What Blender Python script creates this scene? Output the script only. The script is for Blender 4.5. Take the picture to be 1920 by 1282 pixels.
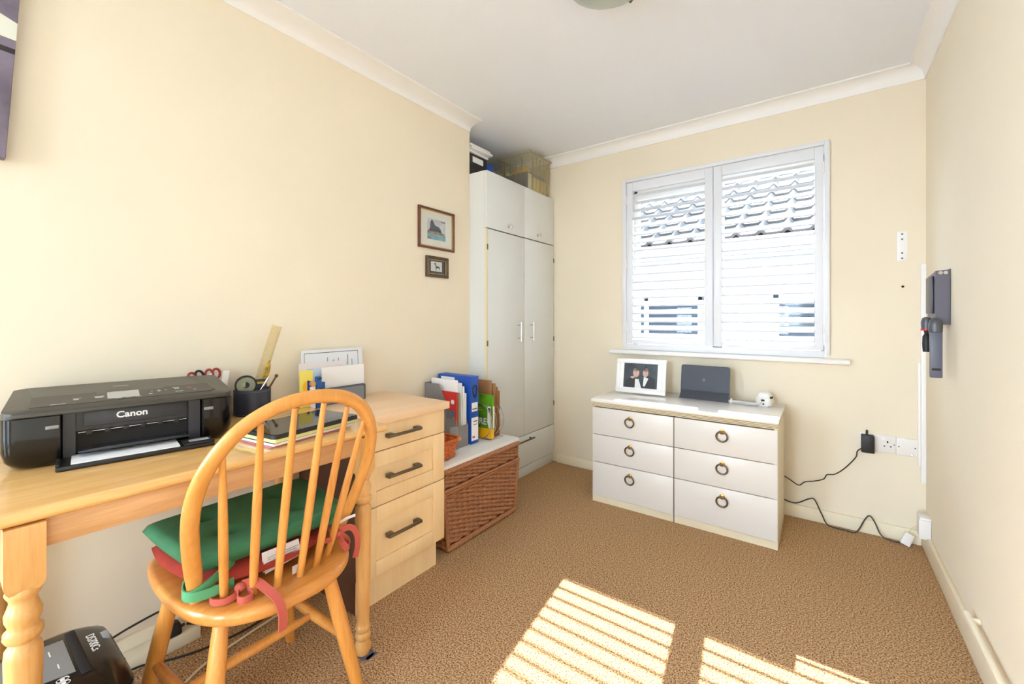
import bpy, bmesh, math, random
from mathutils import Vector, Matrix
random.seed(7)
for o in list(bpy.data.objects): bpy.data.objects.remove(o)
SC = bpy.context.scene
COL = SC.collection
R = math.radians
PI = math.pi

# ------------------------------------------------------------------ camera
HC = 1.14
cam_d = bpy.data.cameras.new('camera'); cam = bpy.data.objects.new('camera', cam_d); COL.objects.link(cam)
cam_d.sensor_fit = 'HORIZONTAL'; cam_d.sensor_width = 36.0
cam_d.lens = 797.0 / 1920 * 36.0
cam_d.shift_y = -44.0 / 1920
cam_d.clip_start = 0.02
cam.location = (0, 0, HC); cam.rotation_euler = (PI / 2, 0, R(36.05))
SC.camera = cam
# ------------------------------------------------------------------ world / sky
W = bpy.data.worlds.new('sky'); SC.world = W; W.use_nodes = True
nt = W.node_tree; nt.nodes.clear()
wo = nt.nodes.new('ShaderNodeOutputWorld'); bg = nt.nodes.new('ShaderNodeBackground')
tc = nt.nodes.new('ShaderNodeTexCoord'); sx = nt.nodes.new('ShaderNodeSeparateXYZ'); cr = nt.nodes.new('ShaderNodeValToRGB')
nt.links.new(tc.outputs['Generated'], sx.inputs[0]); nt.links.new(sx.outputs['Z'], cr.inputs[0])
cr.color_ramp.elements[0].color = (0.72, 0.87, 1.0, 1); cr.color_ramp.elements[1].color = (0.55, 0.74, 1.0, 1)
cr.color_ramp.elements[1].position = 0.8
# sky made brighter behind the camera as added fill, entering through the openings there
SKY_FRONT, SKY_FILL = 0.62, 12.0
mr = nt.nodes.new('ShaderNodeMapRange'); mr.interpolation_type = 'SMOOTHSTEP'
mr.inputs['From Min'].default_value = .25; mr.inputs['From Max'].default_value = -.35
mr.inputs['To Min'].default_value = SKY_FRONT; mr.inputs['To Max'].default_value = SKY_FILL
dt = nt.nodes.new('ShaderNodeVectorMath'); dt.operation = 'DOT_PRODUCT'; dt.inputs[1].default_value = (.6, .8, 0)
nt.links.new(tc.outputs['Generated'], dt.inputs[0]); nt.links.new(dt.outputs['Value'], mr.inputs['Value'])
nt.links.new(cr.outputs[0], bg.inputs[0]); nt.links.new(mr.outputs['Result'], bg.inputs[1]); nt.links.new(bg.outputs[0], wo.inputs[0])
# ------------------------------------------------------------------ sun through the shutters
SUN_TAN, SUN_DX = 0.823, 0.127
sd = bpy.data.lights.new('sun', 'SUN'); sun = bpy.data.objects.new('sun', sd); COL.objects.link(sun)
sd.energy = 13.0; sd.angle = R(0.4); sd.color = (1.0, 0.985, 0.96)
sun.location = (0, 8, 8)
sun.rotation_euler = Vector((SUN_DX, -1.0, -SUN_TAN)).to_track_quat('-Z', 'Y').to_euler()
# ------------------------------------------------------------------ exposure
vs = SC.view_settings
vs.view_transform = 'Standard'; vs.look = 'None'; vs.gamma = 1.0; vs.use_curve_mapping = False
vs.exposure = 1.14
SC.cycles.max_bounces = 12; SC.cycles.diffuse_bounces = 8; SC.cycles.transparent_max_bounces = 24
SC.cycles.sample_clamp_indirect = 4.0

# ================================================================== helpers
def lin(h):
    if isinstance(h, str):
        h = h.lstrip('#'); c = [int(h[i:i + 2], 16) / 255 for i in (0, 2, 4)]
    else: c = [v / 255 for v in h]
    return tuple((v / 12.92 if v <= .04045 else ((v + .055) / 1.055) ** 2.4) for v in c) + (1,)

def mat(name, col, rough=.5, metal=0., spec=.5, bump=None, var=None, coat=0., emit=None, detail=3):
    m = bpy.data.materials.new(name); m.use_nodes = True
    t = m.node_tree; p = t.nodes['Principled BSDF']
    c = lin(col)
    p.inputs['Base Color'].default_value = c
    p.inputs['Roughness'].default_value = rough; p.inputs['Metallic'].default_value = metal
    p.inputs['Specular IOR Level'].default_value = spec
    p.inputs['Coat Weight'].default_value = coat
    co = t.nodes.new('ShaderNodeTexCoord')
    if var:
        n = t.nodes.new('ShaderNodeTexNoise'); n.inputs['Scale'].default_value = var[0]; n.inputs['Detail'].default_value = detail
        t.links.new(co.outputs['Object'], n.inputs['Vector'])
        rp = t.nodes.new('ShaderNodeValToRGB'); a = var[1]
        rp.color_ramp.elements[0].position = .3; rp.color_ramp.elements[1].position = .7
        rp.color_ramp.elements[0].color = tuple(max(0, x * (1 - a)) for x in c[:3]) + (1,)
        rp.color_ramp.elements[1].color = tuple(min(1, x * (1 + a)) for x in c[:3]) + (1,)
        t.links.new(n.outputs['Fac'], rp.inputs[0]); t.links.new(rp.outputs[0], p.inputs['Base Color'])
    if bump:
        n2 = t.nodes.new('ShaderNodeTexNoise'); n2.inputs['Scale'].default_value = bump[0]; n2.inputs['Detail'].default_value = 4
        t.links.new(co.outputs['Object'], n2.inputs['Vector'])
        b = t.nodes.new('ShaderNodeBump'); b.inputs['Strength'].default_value = bump[1]; b.inputs['Distance'].default_value = .005
        t.links.new(n2.outputs['Fac'], b.inputs['Height']); t.links.new(b.outputs[0], p.inputs['Normal'])
    return m

def wood(name, c1, c2, axis='y', rough=.35, scale=9., coat=0., fine=.35, amount=1.):
    m = bpy.data.materials.new(name); m.use_nodes = True
    t = m.node_tree; p = t.nodes['Principled BSDF']
    p.inputs['Roughness'].default_value = rough; p.inputs['Coat Weight'].default_value = coat
    p.inputs['Coat Roughness'].default_value = .12
    co = t.nodes.new('ShaderNodeTexCoord'); mp = t.nodes.new('ShaderNodeMapping')
    s = [1., 1., 1.]; s['xyz'.index(axis)] = .07; mp.inputs['Scale'].default_value = s
    t.links.new(co.outputs['Object'], mp.inputs[0])
    n = t.nodes.new('ShaderNodeTexNoise'); n.inputs['Scale'].default_value = scale * 2.2; n.inputs['Detail'].default_value = 5; n.inputs['Distortion'].default_value = .6
    t.links.new(mp.outputs[0], n.inputs['Vector'])
    n2 = t.nodes.new('ShaderNodeTexNoise'); n2.inputs['Scale'].default_value = scale * 22; n2.inputs['Detail'].default_value = 3
    t.links.new(mp.outputs[0], n2.inputs['Vector'])
    mx = t.nodes.new('ShaderNodeMix'); mx.data_type = 'FLOAT'; mx.inputs[0].default_value = fine
    t.links.new(n.outputs['Fac'], mx.inputs[2]); t.links.new(n2.outputs['Fac'], mx.inputs[3])
    rp = t.nodes.new('ShaderNodeValToRGB'); rp.color_ramp.elements[0].position = .5 - .16 / amount; rp.color_ramp.elements[1].position = .5 + .16 / amount
    rp.color_ramp.elements[0].color = lin(c2); rp.color_ramp.elements[1].color = lin(c1)
    t.links.new(mx.outputs[0], rp.inputs[0]); t.links.new(rp.outputs[0], p.inputs['Base Color'])
    b = t.nodes.new('ShaderNodeBump'); b.inputs['Strength'].default_value = .08; b.inputs['Distance'].default_value = .002
    t.links.new(n2.outputs['Fac'], b.inputs['Height']); t.links.new(b.outputs[0], p.inputs['Normal'])
    return m

def glassy(name, tint=(255, 255, 255), gloss=.06, rough=.02, body=0.):
    """thin clear sheet: see-through, with a mirror share that grows at grazing angles and a little milky body"""
    m = bpy.data.materials.new(name); m.use_nodes = True
    t = m.node_tree; t.nodes.clear(); out = t.nodes.new('ShaderNodeOutputMaterial')
    tr = t.nodes.new('ShaderNodeBsdfTransparent'); tr.inputs[0].default_value = lin(tint)
    gl = t.nodes.new('ShaderNodeBsdfGlossy'); gl.inputs['Roughness'].default_value = rough
    df = t.nodes.new('ShaderNodeBsdfDiffuse'); df.inputs[0].default_value = lin(tint)
    lw = t.nodes.new('ShaderNodeLayerWeight'); lw.inputs[0].default_value = .5
    p3 = t.nodes.new('ShaderNodeMath'); p3.operation = 'POWER'; p3.inputs[1].default_value = 4.
    ma = t.nodes.new('ShaderNodeMath'); ma.operation = 'MULTIPLY_ADD'; ma.inputs[1].default_value = .55; ma.inputs[2].default_value = gloss * .6
    t.links.new(lw.outputs['Facing'], p3.inputs[0]); t.links.new(p3.outputs[0], ma.inputs[0])
    m1 = t.nodes.new('ShaderNodeMixShader'); m1.inputs[0].default_value = body
    t.links.new(tr.outputs[0], m1.inputs[1]); t.links.new(df.outputs[0], m1.inputs[2])
    m2 = t.nodes.new('ShaderNodeMixShader')
    t.links.new(ma.outputs[0], m2.inputs[0]); t.links.new(m1.outputs[0], m2.inputs[1]); t.links.new(gl.outputs[0], m2.inputs[2])
    t.links.new(m2.outputs[0], out.inputs[0])
    return m

def crom(pts, n=8, closed=False):
    P = [Vector(p) for p in pts]; out = []; N = len(P)
    for i in range(N if closed else N - 1):
        if closed: p0, p1, p2, p3 = P[i - 1], P[i], P[(i + 1) % N], P[(i + 2) % N]
        else: p0, p1, p2, p3 = P[max(i - 1, 0)], P[i], P[i + 1], P[min(i + 2, N - 1)]
        for k in range(n):
            u = k / n
            out.append(.5 * ((2 * p1) + (p2 - p0) * u + (2 * p0 - 5 * p1 + 4 * p2 - p3) * u * u + (3 * p1 - p0 - 3 * p2 + p3) * u ** 3))
    if not closed: out.append(P[-1].copy())
    return out

class MB:
    def __init__(s): s.bm = bmesh.new()
    def _mi(s, f0, mi):
        if mi:
            for f in list(s.bm.faces)[f0:]: f.material_index = mi
    def box(s, x0, x1, y0, y1, z0, z1, bev=0., mi=0, M=None, seg=2):
        bm = s.bm; f0 = len(bm.faces)
        v = [bm.verts.new((x, y, z)) for x in (x0, x1) for y in (y0, y1) for z in (z0, z1)]
        fs = [bm.faces.new([v[i] for i in q]) for q in ((0, 1, 3, 2), (4, 6, 7, 5), (0, 4, 5, 1), (2, 3, 7, 6), (0, 2, 6, 4), (1, 5, 7, 3))]
        geo = v
        if bev > 0:
            es = list({e for f in fs for e in f.edges})
            r = bmesh.ops.bevel(bm, geom=es, offset=bev, segments=seg, profile=.5, affect='EDGES')
            geo = list({x for f in list(bm.faces)[f0:] for x in f.verts})
        if M is not None: bmesh.ops.transform(bm, matrix=M, verts=geo)
        s._mi(f0, mi); return s
    def loft(s, rings, cap=True, closed=True, mi=0):
        bm = s.bm; f0 = len(bm.faces)
        V = [[bm.verts.new(p) for p in r] for r in rings]
        n = len(V[0])
        for a, b in zip(V[:-1], V[1:]):
            for i in range(n if closed else n - 1):
                j = (i + 1) % n
                try: bm.faces.new((a[i], a[j], b[j], b[i]))
                except ValueError: pass
        if cap and closed:
            bm.faces.new(list(reversed(V[0]))); bm.faces.new(V[-1])
        s._mi(f0, mi); return s
    def sweep(s, pts, rx, ry=None, normal=None, n=12, cap=True, mi=0, closed=False, rect=False):
        P = [Vector(p) for p in pts]; N = len(P); rings = []
        up = Vector(normal) if normal is not None else None
        prev = None
        for i in range(N):
            if closed: t = P[(i + 1) % N] - P[i - 1]
            else: t = P[min(i + 1, N - 1)] - P[max(i - 1, 0)]
            t.normalize()
            if up is not None: b = (up - t * up.dot(t)).normalized()
            else:
                if prev is None:
                    a = Vector((0, 0, 1)) if abs(t.z) < .9 else Vector((1, 0, 0))
                    b = (a - t * a.dot(t)).normalized()
                else: b = (prev - t * prev.dot(t)).normalized()
                prev = b
            m = b.cross(t)
            a = rx[i] if isinstance(rx, (list, tuple)) else rx
            c = (ry[i] if isinstance(ry, (list, tuple)) else ry) if ry is not None else a
            if rect: cs = [(1, 1), (-1, 1), (-1, -1), (1, -1)]
            else: cs = [(math.cos(2 * PI * k / n), math.sin(2 * PI * k / n)) for k in range(n)]
            rings.append([P[i] + m * (a * q[0]) + b * (c * q[1]) for q in cs])
        if closed: rings.append(rings[0]); return s._closed(rings, mi)
        return s.loft(rings, cap=cap, mi=mi)
    def _closed(s, rings, mi):
        bm = s.bm; f0 = len(bm.faces)
        V = [[bm.verts.new(p) for p in r] for r in rings[:-1]]; n = len(V[0]); L = len(V)
        for a in range(L):
            for i in range(n): bm.faces.new((V[a][i], V[a][(i + 1) % n], V[(a + 1) % L][(i + 1) % n], V[(a + 1) % L][i]))
        s._mi(f0, mi); return s
    def lathe(s, prof, c=(0, 0, 0), n=24, mi=0, axis='z', cap=True, M=None):
        f0 = len(s.bm.verts); rings = []
        for (z, r) in prof:
            ring = []
            for k in range(n):
                a = 2 * PI * k / n; q = (r * math.cos(a), r * math.sin(a), z)
                if axis == 'x': q = (q[2], q[0], q[1])
                elif axis == 'y': q = (q[0], q[2], q[1])
                v = Vector(q)
                if M is not None: v = M @ v
                ring.append(v + Vector(c))
            rings.append(ring)
        return s.loft(rings, cap=cap, mi=mi)
    def prism(s, poly, a, b, plane='xy', mi=0, M=None):
        def f(p, w):
            q = {'xy': (p[0], p[1], w), 'xz': (p[0], w, p[1]), 'yz': (w, p[0], p[1])}[plane]
            return M @ Vector(q) if M is not None else Vector(q)
        return s.loft([[f(p, a) for p in poly], [f(p, b) for p in poly]], mi=mi)
    def grid(s, fn, nu, nv, mi=0):
        bm = s.bm; f0 = len(bm.faces)
        V = [[bm.verts.new(fn(i / nu, j / nv)) for j in range(nv + 1)] for i in range(nu + 1)]
        for i in range(nu):
            for j in range(nv): bm.faces.new((V[i][j], V[i + 1][j], V[i + 1][j + 1], V[i][j + 1]))
        s._mi(f0, mi); return s
    def ball(s, c, rx, ry=None, rz=None, n=20, m=12, mi=0, M=None):
        ry = ry or rx; rz = rz or rx; rings = []
        for i in range(1, m):
            a = -PI / 2 + PI * i / m; ring = []
            for k in range(n):
                b = 2 * PI * k / n
                v = Vector((rx * math.cos(a) * math.cos(b), ry * math.cos(a) * math.sin(b), rz * math.sin(a)))
                if M is not None: v = M @ v
                ring.append(v + Vector(c))
            rings.append(ring)
        return s.loft(rings, mi=mi)
    def face(s, pts, mi=0):
        f = s.bm.faces.new([s.bm.verts.new(p) for p in pts]); f.material_index = mi; return s
    def build(s, name, mats, parent=None, loc=None, rz=0., smooth=True, angle=38, keepn=False):
        bm = s.bm
        if not keepn: bmesh.ops.recalc_face_normals(bm, faces=bm.faces)
        me = bpy.data.meshes.new(name); bm.to_mesh(me); bm.free()
        for m in (mats if isinstance(mats, (list, tuple)) else [mats]): me.materials.append(m)
        if smooth:
            for p in me.polygons: p.use_smooth = True
            me.set_sharp_from_angle(angle=R(angle))
        o = bpy.data.objects.new(name, me); COL.objects.link(o)
        if parent is not None: o.parent = parent
        if loc is not None: o.location = loc
        if rz: o.rotation_euler = (0, 0, rz)
        return o

def tag(o, label, cat, group=None, kind=None):
    o['label'] = label; o['category'] = cat
    if group: o['group'] = group
    if kind: o['kind'] = kind
    return o
def thing(name, label, cat, loc=(0, 0, 0), rz=0., group=None):
    o = bpy.data.objects.new(name, None); COL.objects.link(o); o.empty_display_size = .05
    o.location = loc; o.rotation_euler = (0, 0, rz)
    return tag(o, label, cat, group)
def struct(o, label=None):
    o['kind'] = 'structure'
    if label: o['label'] = label
    return o
def copy_tree(o, parent=None):
    c = o.copy(); COL.objects.link(c)
    if parent is not None: c.parent = parent
    for ch in list(o.children): copy_tree(ch, c)
    return c
def lettering(name, s, size, m, parent, M, ext=.0004, fat=0., align='CENTER', sx=1.):
    cu = bpy.data.curves.new(name, 'FONT'); cu.body = s; cu.size = size; cu.extrude = ext; cu.offset = fat
    cu.align_x = align; cu.align_y = 'CENTER'
    t = bpy.data.objects.new(name + '_tmp', cu); COL.objects.link(t)
    dg = bpy.context.evaluated_depsgraph_get(); dg.update()
    me = bpy.data.meshes.new_from_object(t.evaluated_get(dg)); bpy.data.objects.remove(t)
    me.name = name; me.transform(M @ Matrix.Diagonal((sx, 1, 1, 1))); me.materials.clear(); me.materials.append(m)
    o = bpy.data.objects.new(name, me); COL.objects.link(o); o.parent = parent
    return o
def frame(o, x, y, z):
    """matrix whose local x, y, z axes are the given directions, at o"""
    m = Matrix((Vector(x).normalized(), Vector(y).normalized(), Vector(z).normalized())).transposed().to_4x4()
    m.translation = Vector(o); return m

# ================================================================== materials
M_wall = mat('cream_wall_paint', (233, 223, 203), .75, spec=.25, bump=(60, .06), var=(1.3, .03))
M_ceil = mat('white_ceiling_paint', (233, 238, 246), .85, spec=.2, bump=(150, .15))
M_trim = mat('white_gloss_trim', (240, 240, 240), .4)
M_skirt = mat('aged_cream_gloss', (240, 231, 207), .4, var=(6, .03))
M_shut = mat('white_shutter_paint', (226, 230, 238), .35)
M_upvc = mat('white_upvc', (242, 243, 245), .3)
M_white = mat('white_plastic', (240, 240, 238), .35)
M_wplate = mat('white_moulded_plastic', (232, 230, 228), .35)
M_ward = mat('off_white_wardrobe', (219, 222, 222), .45, var=(2, .015))
M_wardedge = mat('yellowed_wardrobe_edge', (222, 214, 182), .5)
M_chest = mat('ivory_laminate', (220, 217, 213), .3, var=(2, .015))
M_chesttop = mat('glossy_ivory_top', (243, 242, 240), .1, coat=.4)
M_chestcream = mat('yellowed_cream_trim', (222, 211, 184), .4, var=(8, .04))
M_brass = mat('aged_brass', (196, 140, 60), .28, 1.)
M_ring = mat('dull_bronze', (122, 108, 88), .35, 1.)
M_dark = mat('dark_gap', (30, 28, 26), .7)
M_hole = mat('black_hole', (20, 18, 16), .8)
M_chrome = mat('chrome', (215, 216, 218), .15, 1.)
M_steel = mat('pewter_handle', (118, 110, 98), .35, 1.)
M_desktop = wood('lacquered_pine_desktop', (240, 195, 128), (222, 170, 100), 'y', .16, 7, coat=.5)
M_deskedge = wood('pine_apron', (214, 168, 118), (190, 138, 88), 'y', .4, 12)
M_deskleg = wood('pine_leg', (224, 176, 112), (204, 150, 86), 'z', .3, 10, coat=.2)
M_chair = wood('orange_beech', (222, 158, 82), (200, 130, 56), 'z', .28, 8, coat=.25)
M_seat = wood('orange_beech_seat', (218, 152, 78), (190, 120, 52), 'y', .3, 8, coat=.25)
M_maple = wood('pale_maple_front', (240, 212, 168), (229, 196, 148), 'z', .4, 6, amount=.8)
M_mapleh = wood('pale_maple_top', (238, 206, 170), (227, 190, 152), 'y', .35, 6, amount=.8)
M_brown = mat('dark_brown_panel', (88, 58, 42), .45)
M_wick = mat('chestnut_wicker', (160, 106, 70), .45, var=(160, .35), detail=1)
M_wick2 = mat('orange_wicker', (186, 92, 38), .35, var=(90, .3), detail=1)
M_board = mat('white_board', (236, 238, 240), .3)
M_black = mat('gloss_black_plastic', (14, 12, 11), .12, spec=.4)
M_blackm = mat('matt_black_plastic', (26, 26, 28), .5)
M_lid = mat('textured_grey_lid', (60, 56, 50), .38, bump=(600, .06))
M_panelb = mat('charcoal_printer_inner', (44, 46, 52), .4)
M_paper = mat('white_paper', (242, 242, 244), .7)
M_letterw = mat('white_print', (235, 235, 235), .5)
M_grey = mat('mid_grey_plastic', (128, 130, 132), .4)
M_greyd = mat('dark_grey_metal', (86, 88, 94), .4, .3)
M_navy = mat('navy_leather', (38, 43, 58), .4)
M_blue = mat('blue_card', (18, 72, 168), .4)
M_green = mat('green_cotton', (58, 116, 78), .9, bump=(300, .25), var=(14, .10))
M_greenl = mat('green_tie_cotton', (84, 150, 104), .9, bump=(300, .2))
M_red = mat('brick_red_cotton', (166, 52, 36), .9, bump=(300, .25), var=(12, .12))
M_redl = mat('faded_red_tie', (182, 84, 70), .9, bump=(300, .2))
M_carpet = None
M_cord = mat('black_cord', (34, 30, 28), .5)
M_cordw = mat('cream_cord', (222, 214, 190), .5)
M_gold = mat('gilt', (200, 160, 70), .35, .8)
M_mahog = mat('mahogany_frame', (92, 48, 28), .3, var=(40, .25))
M_mahogd = mat('dark_walnut_frame', (70, 44, 28), .35, var=(40, .25))
M_glass = glassy('pane_glass', (250, 252, 252), .03)
M_pglass = glassy('picture_glass', (252, 252, 252), .025)
M_clear = glassy('clear_plastic', (243, 240, 226), .06, .08, .10)
M_smoke = glassy('clear_acrylic', (236, 238, 240), .07, .05, .16)
M_ruler = glassy('clear_ruler', (240, 230, 200), .06, .05, .30)

def carpet():
    m = bpy.data.materials.new('brown_fleck_carpet'); m.use_nodes = True
    t = m.node_tree; p = t.nodes['Principled BSDF']; p.inputs['Roughness'].default_value = 1.; p.inputs['Specular IOR Level'].default_value = .1
    co = t.nodes.new('ShaderNodeTexCoord')
    n = t.nodes.new('ShaderNodeTexNoise'); n.inputs['Scale'].default_value = 190; n.inputs['Detail'].default_value = 3; n.inputs['Roughness'].default_value = .7
    t.links.new(co.outputs['Object'], n.inputs['Vector'])
    rp = t.nodes.new('ShaderNodeValToRGB'); e = rp.color_ramp.elements
    e[0].position = .39; e[0].color = lin((96, 66, 44)); e[1].position = .61; e[1].color = lin((214, 182, 142))
    k = e.new(.47); k.color = lin((162, 124, 88)); 
    t.links.new(n.outputs['Fac'], rp.inputs[0]); t.links.new(rp.outputs[0], p.inputs['Base Color'])
    b = t.nodes.new('ShaderNodeBump'); b.inputs['Strength'].default_value = .35; b.inputs['Distance'].default_value = .004
    t.links.new(n.outputs['Fac'], b.inputs['Height']); t.links.new(b.outputs[0], p.inputs['Normal'])
    return m
M_carpet = carpet()

# ================================================================== the setting
XL, XR, YB, H = -1.87, .424, 2.945, 2.415      # left wall, right wall, window wall, ceiling
YF = -2.3                                       # wall behind the camera
WX0, WX1, WZ0, WZ1 = -1.135, .022, .93, 2.112   # window opening
b = MB(); b.box(-2.6, .7, YF - .3, YB + .3, -.12, 0); struct(b.build('floor', M_carpet, smooth=False))
b = MB(); b.box(-2.6, .7, YF - .3, YB + .3, H, H + .12); struct(b.build('ceiling', M_ceil, smooth=False))
b = MB()
b.box(-2.6, WX0, YB, YB + .28, 0, H); b.box(WX1, .7, YB, YB + .28, 0, H)
b.box(WX0, WX1, YB, YB + .28, 0, WZ0); b.box(WX0, WX1, YB, YB + .28, WZ1, H)
struct(b.build('wall_back', M_wall, smooth=False))
LY0, LY1 = -2.20, -.74     # unseen left-wall opening behind the camera, added to admit fill light
b = MB(); b.box(XL - .12, XL, LY1, 2.094, 0, H); b.box(XL - .12, XL, YF, LY0, 0, H); b.box(XL - .12, XL, LY0, LY1, 0, .12); b.box(XL - .12, XL, LY0, LY1, 2.25, H)
b.box(-2.42, XL - .12, 2.0, 2.094, 0, H)
struct(b.build('wall_left', M_wall, smooth=False))
b = MB(); b.box(-2.5, -2.42, 2.0, YB, 0, H); struct(b.build('wall_alcove', M_wall, smooth=False))
b = MB(); b.box(XR, XR + .12, YF, YB, 0, H); struct(b.build('wall_right', M_wall, smooth=False))
# wall behind the camera, with an unseen opening added for more fill light
RX0, RX1, RZ1 = -1.05, -.45, 2.10
b = MB(); b.box(XL, RX0, YF - .15, YF, 0, H); b.box(RX1, XR, YF - .15, YF, 0, H); b.box(RX0, RX1, YF - .15, YF, RZ1, H)
struct(b.build('wall_rear', M_wall, smooth=False))
# coving
def coving(name, pts, drop, proj, direction):
    # profile in (out from wall, down from ceiling)
    pr = [(0, -drop - .012), (.006, -drop - .012), (.008, -drop)]
    for k in range(9):
        a = PI / 2 * k / 8
        pr.append((.008 + (proj - .016) * (1 - math.cos(a)), -drop + (drop - .008) * math.sin(a)))
    pr += [(proj, -.008), (proj, 0), (0, 0)]
    return pr
def cove_run(name, p0, p1, inward, drop, proj):
    pr = coving(name, None, drop, proj, None); i = Vector(inward)
    b = MB(); b.loft([[Vector(p) + i * q[0] + Vector((0, 0, q[1])) for q in pr] for p in (p0, p1)])
    return struct(b.build(name, M_trim, angle=50))
cove_run('trim_1', (XL, YF, H), (XL, 2.094, H), (1, 0, 0), .04, .105)
cove_run('trim_2', (-2.42, YB, H), (XR, YB, H), (0, -1, 0), .06, .068)
cove_run('trim_3', (XR, YF, H), (XR, YB, H), (-1, 0, 0), .06, .068)
# skirting
def skirting(name, x0, x1, y0, y1, h, mm):
    b = MB(); b.box(x0, x1, y0, y1, 0, h, .004); return struct(b.build(name, mm))
skirting('baseboard_back', -1.70, XR - .017, YB - .016, YB, .072, M_skirt)
skirting('baseboard_right', XR - .017, XR, YF, YB, .092, M_skirt)
skirting('baseboard_left', XL, XL + .016, YF, 2.094, .085, M_skirt)

# ---- window: uPVC frame, panes, reveal lining, sill
wy = 3.12
b = MB()
for (x0, x1, z0, z1) in ((WX0, WX1, WZ0, WZ0 + .06), (WX0, WX1, WZ1 - .06, WZ1), (WX0, -1.108, WZ0, WZ1), (-.008, WX1, WZ0, WZ1), (-.600, -.532, WZ0, WZ1)):
    b.box(x0, x1, wy, wy + .07, z0, z1, .005)
win = struct(b.build('window_1', M_upvc))
b = MB()
for z0 in (WZ0 + .06, WZ1 - .095): b.box(-1.108, -.600, wy - .012, wy + .045, z0, z0 + .035, .004)
b.build('casement_frame', M_upvc, win)
b = MB(); b.box(-1.108, -.60, wy + .034, wy + .038, WZ0 + .06, WZ1 - .06); b.build('pane', M_glass, win)
b = MB(); b.box(-.532, -.008, wy + .034, wy + .038, WZ0 + .06, WZ1 - .06); b.build('pane', M_glass, win)
b = MB(); b.box(-1.235, .125, YB - .058, YB + .085, .890, .920, .007)
b.box(-1.235, .125, YB - .062, YB - .05, .893, .917, .004)
struct(b.build('trim_4', M_trim), 'deep white window sill board under the shutters')

# ================================================================== plantation shutters
SH = thing('plantation_shutters', 'white plantation shutters with two louvred panels in the window', 'shutters', (-.556, YB, .938))
for nm, (x0, x1, z0, z1) in (('side_board', (-1.15, -1.125, .938, 2.127)), ('side_board', (.013, .038, .938, 2.127)), ('head_board', (-1.125, .013, 2.105, 2.127)), ('bottom_board', (-1.125, .013, .921, .958))):
    b = MB(); b.box(x0 + .556, x1 + .556, -.022, -.0005, z0 - .938, z1 - .938, .003); b.build(nm, M_shut, SH)
def shutter(x0, x1, lx0, lx1, hinge_left):
    cx = (x0 + x1) / 2; zb, zt = .962, 2.102
    L0, L1, Zb, Zt = .992 - zb, 2.040 - zb, 0, zt - zb
    b = MB()
    b.box(x0 - cx, lx0 - cx, -.014, .014, Zb, Zt, .003); b.box(lx1 - cx, x1 - cx, -.014, .014, Zb, Zt, .003)
    b.box(lx0 - cx, lx1 - cx, -.013, .013, Zb, L0, .002); b.box(lx0 - cx, lx1 - cx, -.013, .013, L1, Zt, .002)
    t = b.build('shutter_panel', M_shut, SH, loc=(cx + .556, .004, zb - .938))
    N = 19; pitch = (L1 - L0) / N; th = R(32); first = None
    for k in range(N):
        z = L0 + pitch * (k + .5)
        if first is None:
            b = MB(); rings = []
            for xx in (lx0 - cx + .002, lx1 - cx - .002):
                ring = []
                for q in range(20):
                    a = 2 * PI * q / 20; u = .0305 * math.cos(a); v = .0040 * math.sin(a)
                    ring.append((xx, u * math.cos(th) - v * math.sin(th), u * math.sin(th) + v * math.cos(th)))
                rings.append(ring)
            b.loft(rings); first = b.build('louvre', M_shut, t, loc=(0, 0, z))
        else:
            c = first.copy(); COL.objects.link(c); c.parent = t; c.location = (0, 0, z)
    xh = x0 - cx if hinge_left else x1 - cx
    for zz in (.12, .57, 1.02):
        b = MB(); b.lathe([(zz - .03, .004), (zz + .03, .004)], (xh, -.016, 0), 10); b.build('hinge', M_white, t)
    return t
shutter(-1.122, -.558, -1.081, -.607, True)
shutter(-.554, .010, -.506, -.031, False)

# ================================================================== outside
b = MB(); b.box(-14, 14, YB + .30, 26, -.35, -.25); b.box(-14, 14, -18, YF - .32, -.35, -.12); b.box(-14, -2.62, YF - .32, YB + .28, -.35, -.12)
o = b.build('ground', mat('pale_paving', (190, 190, 190), .9, var=(1.5, .12)), smooth=False); struct(o)
# unseen two-storey outside wall, added to keep the brightened sky off the side passage
b = MB(); yo = YB + .28
b.box(-9, WX0, yo, yo + .02, -.3, 5.6); b.box(WX1, 9, yo, yo + .02, -.3, 5.6); b.box(WX0, WX1, yo, yo + .02, -.3, WZ0); b.box(WX0, WX1, yo, yo + .02, WZ1, 5.6)
struct(b.build('wall_outside', mat('sky_blocking_facade', (116, 118, 124), .9, var=(9, .15)), smooth=False))
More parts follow.
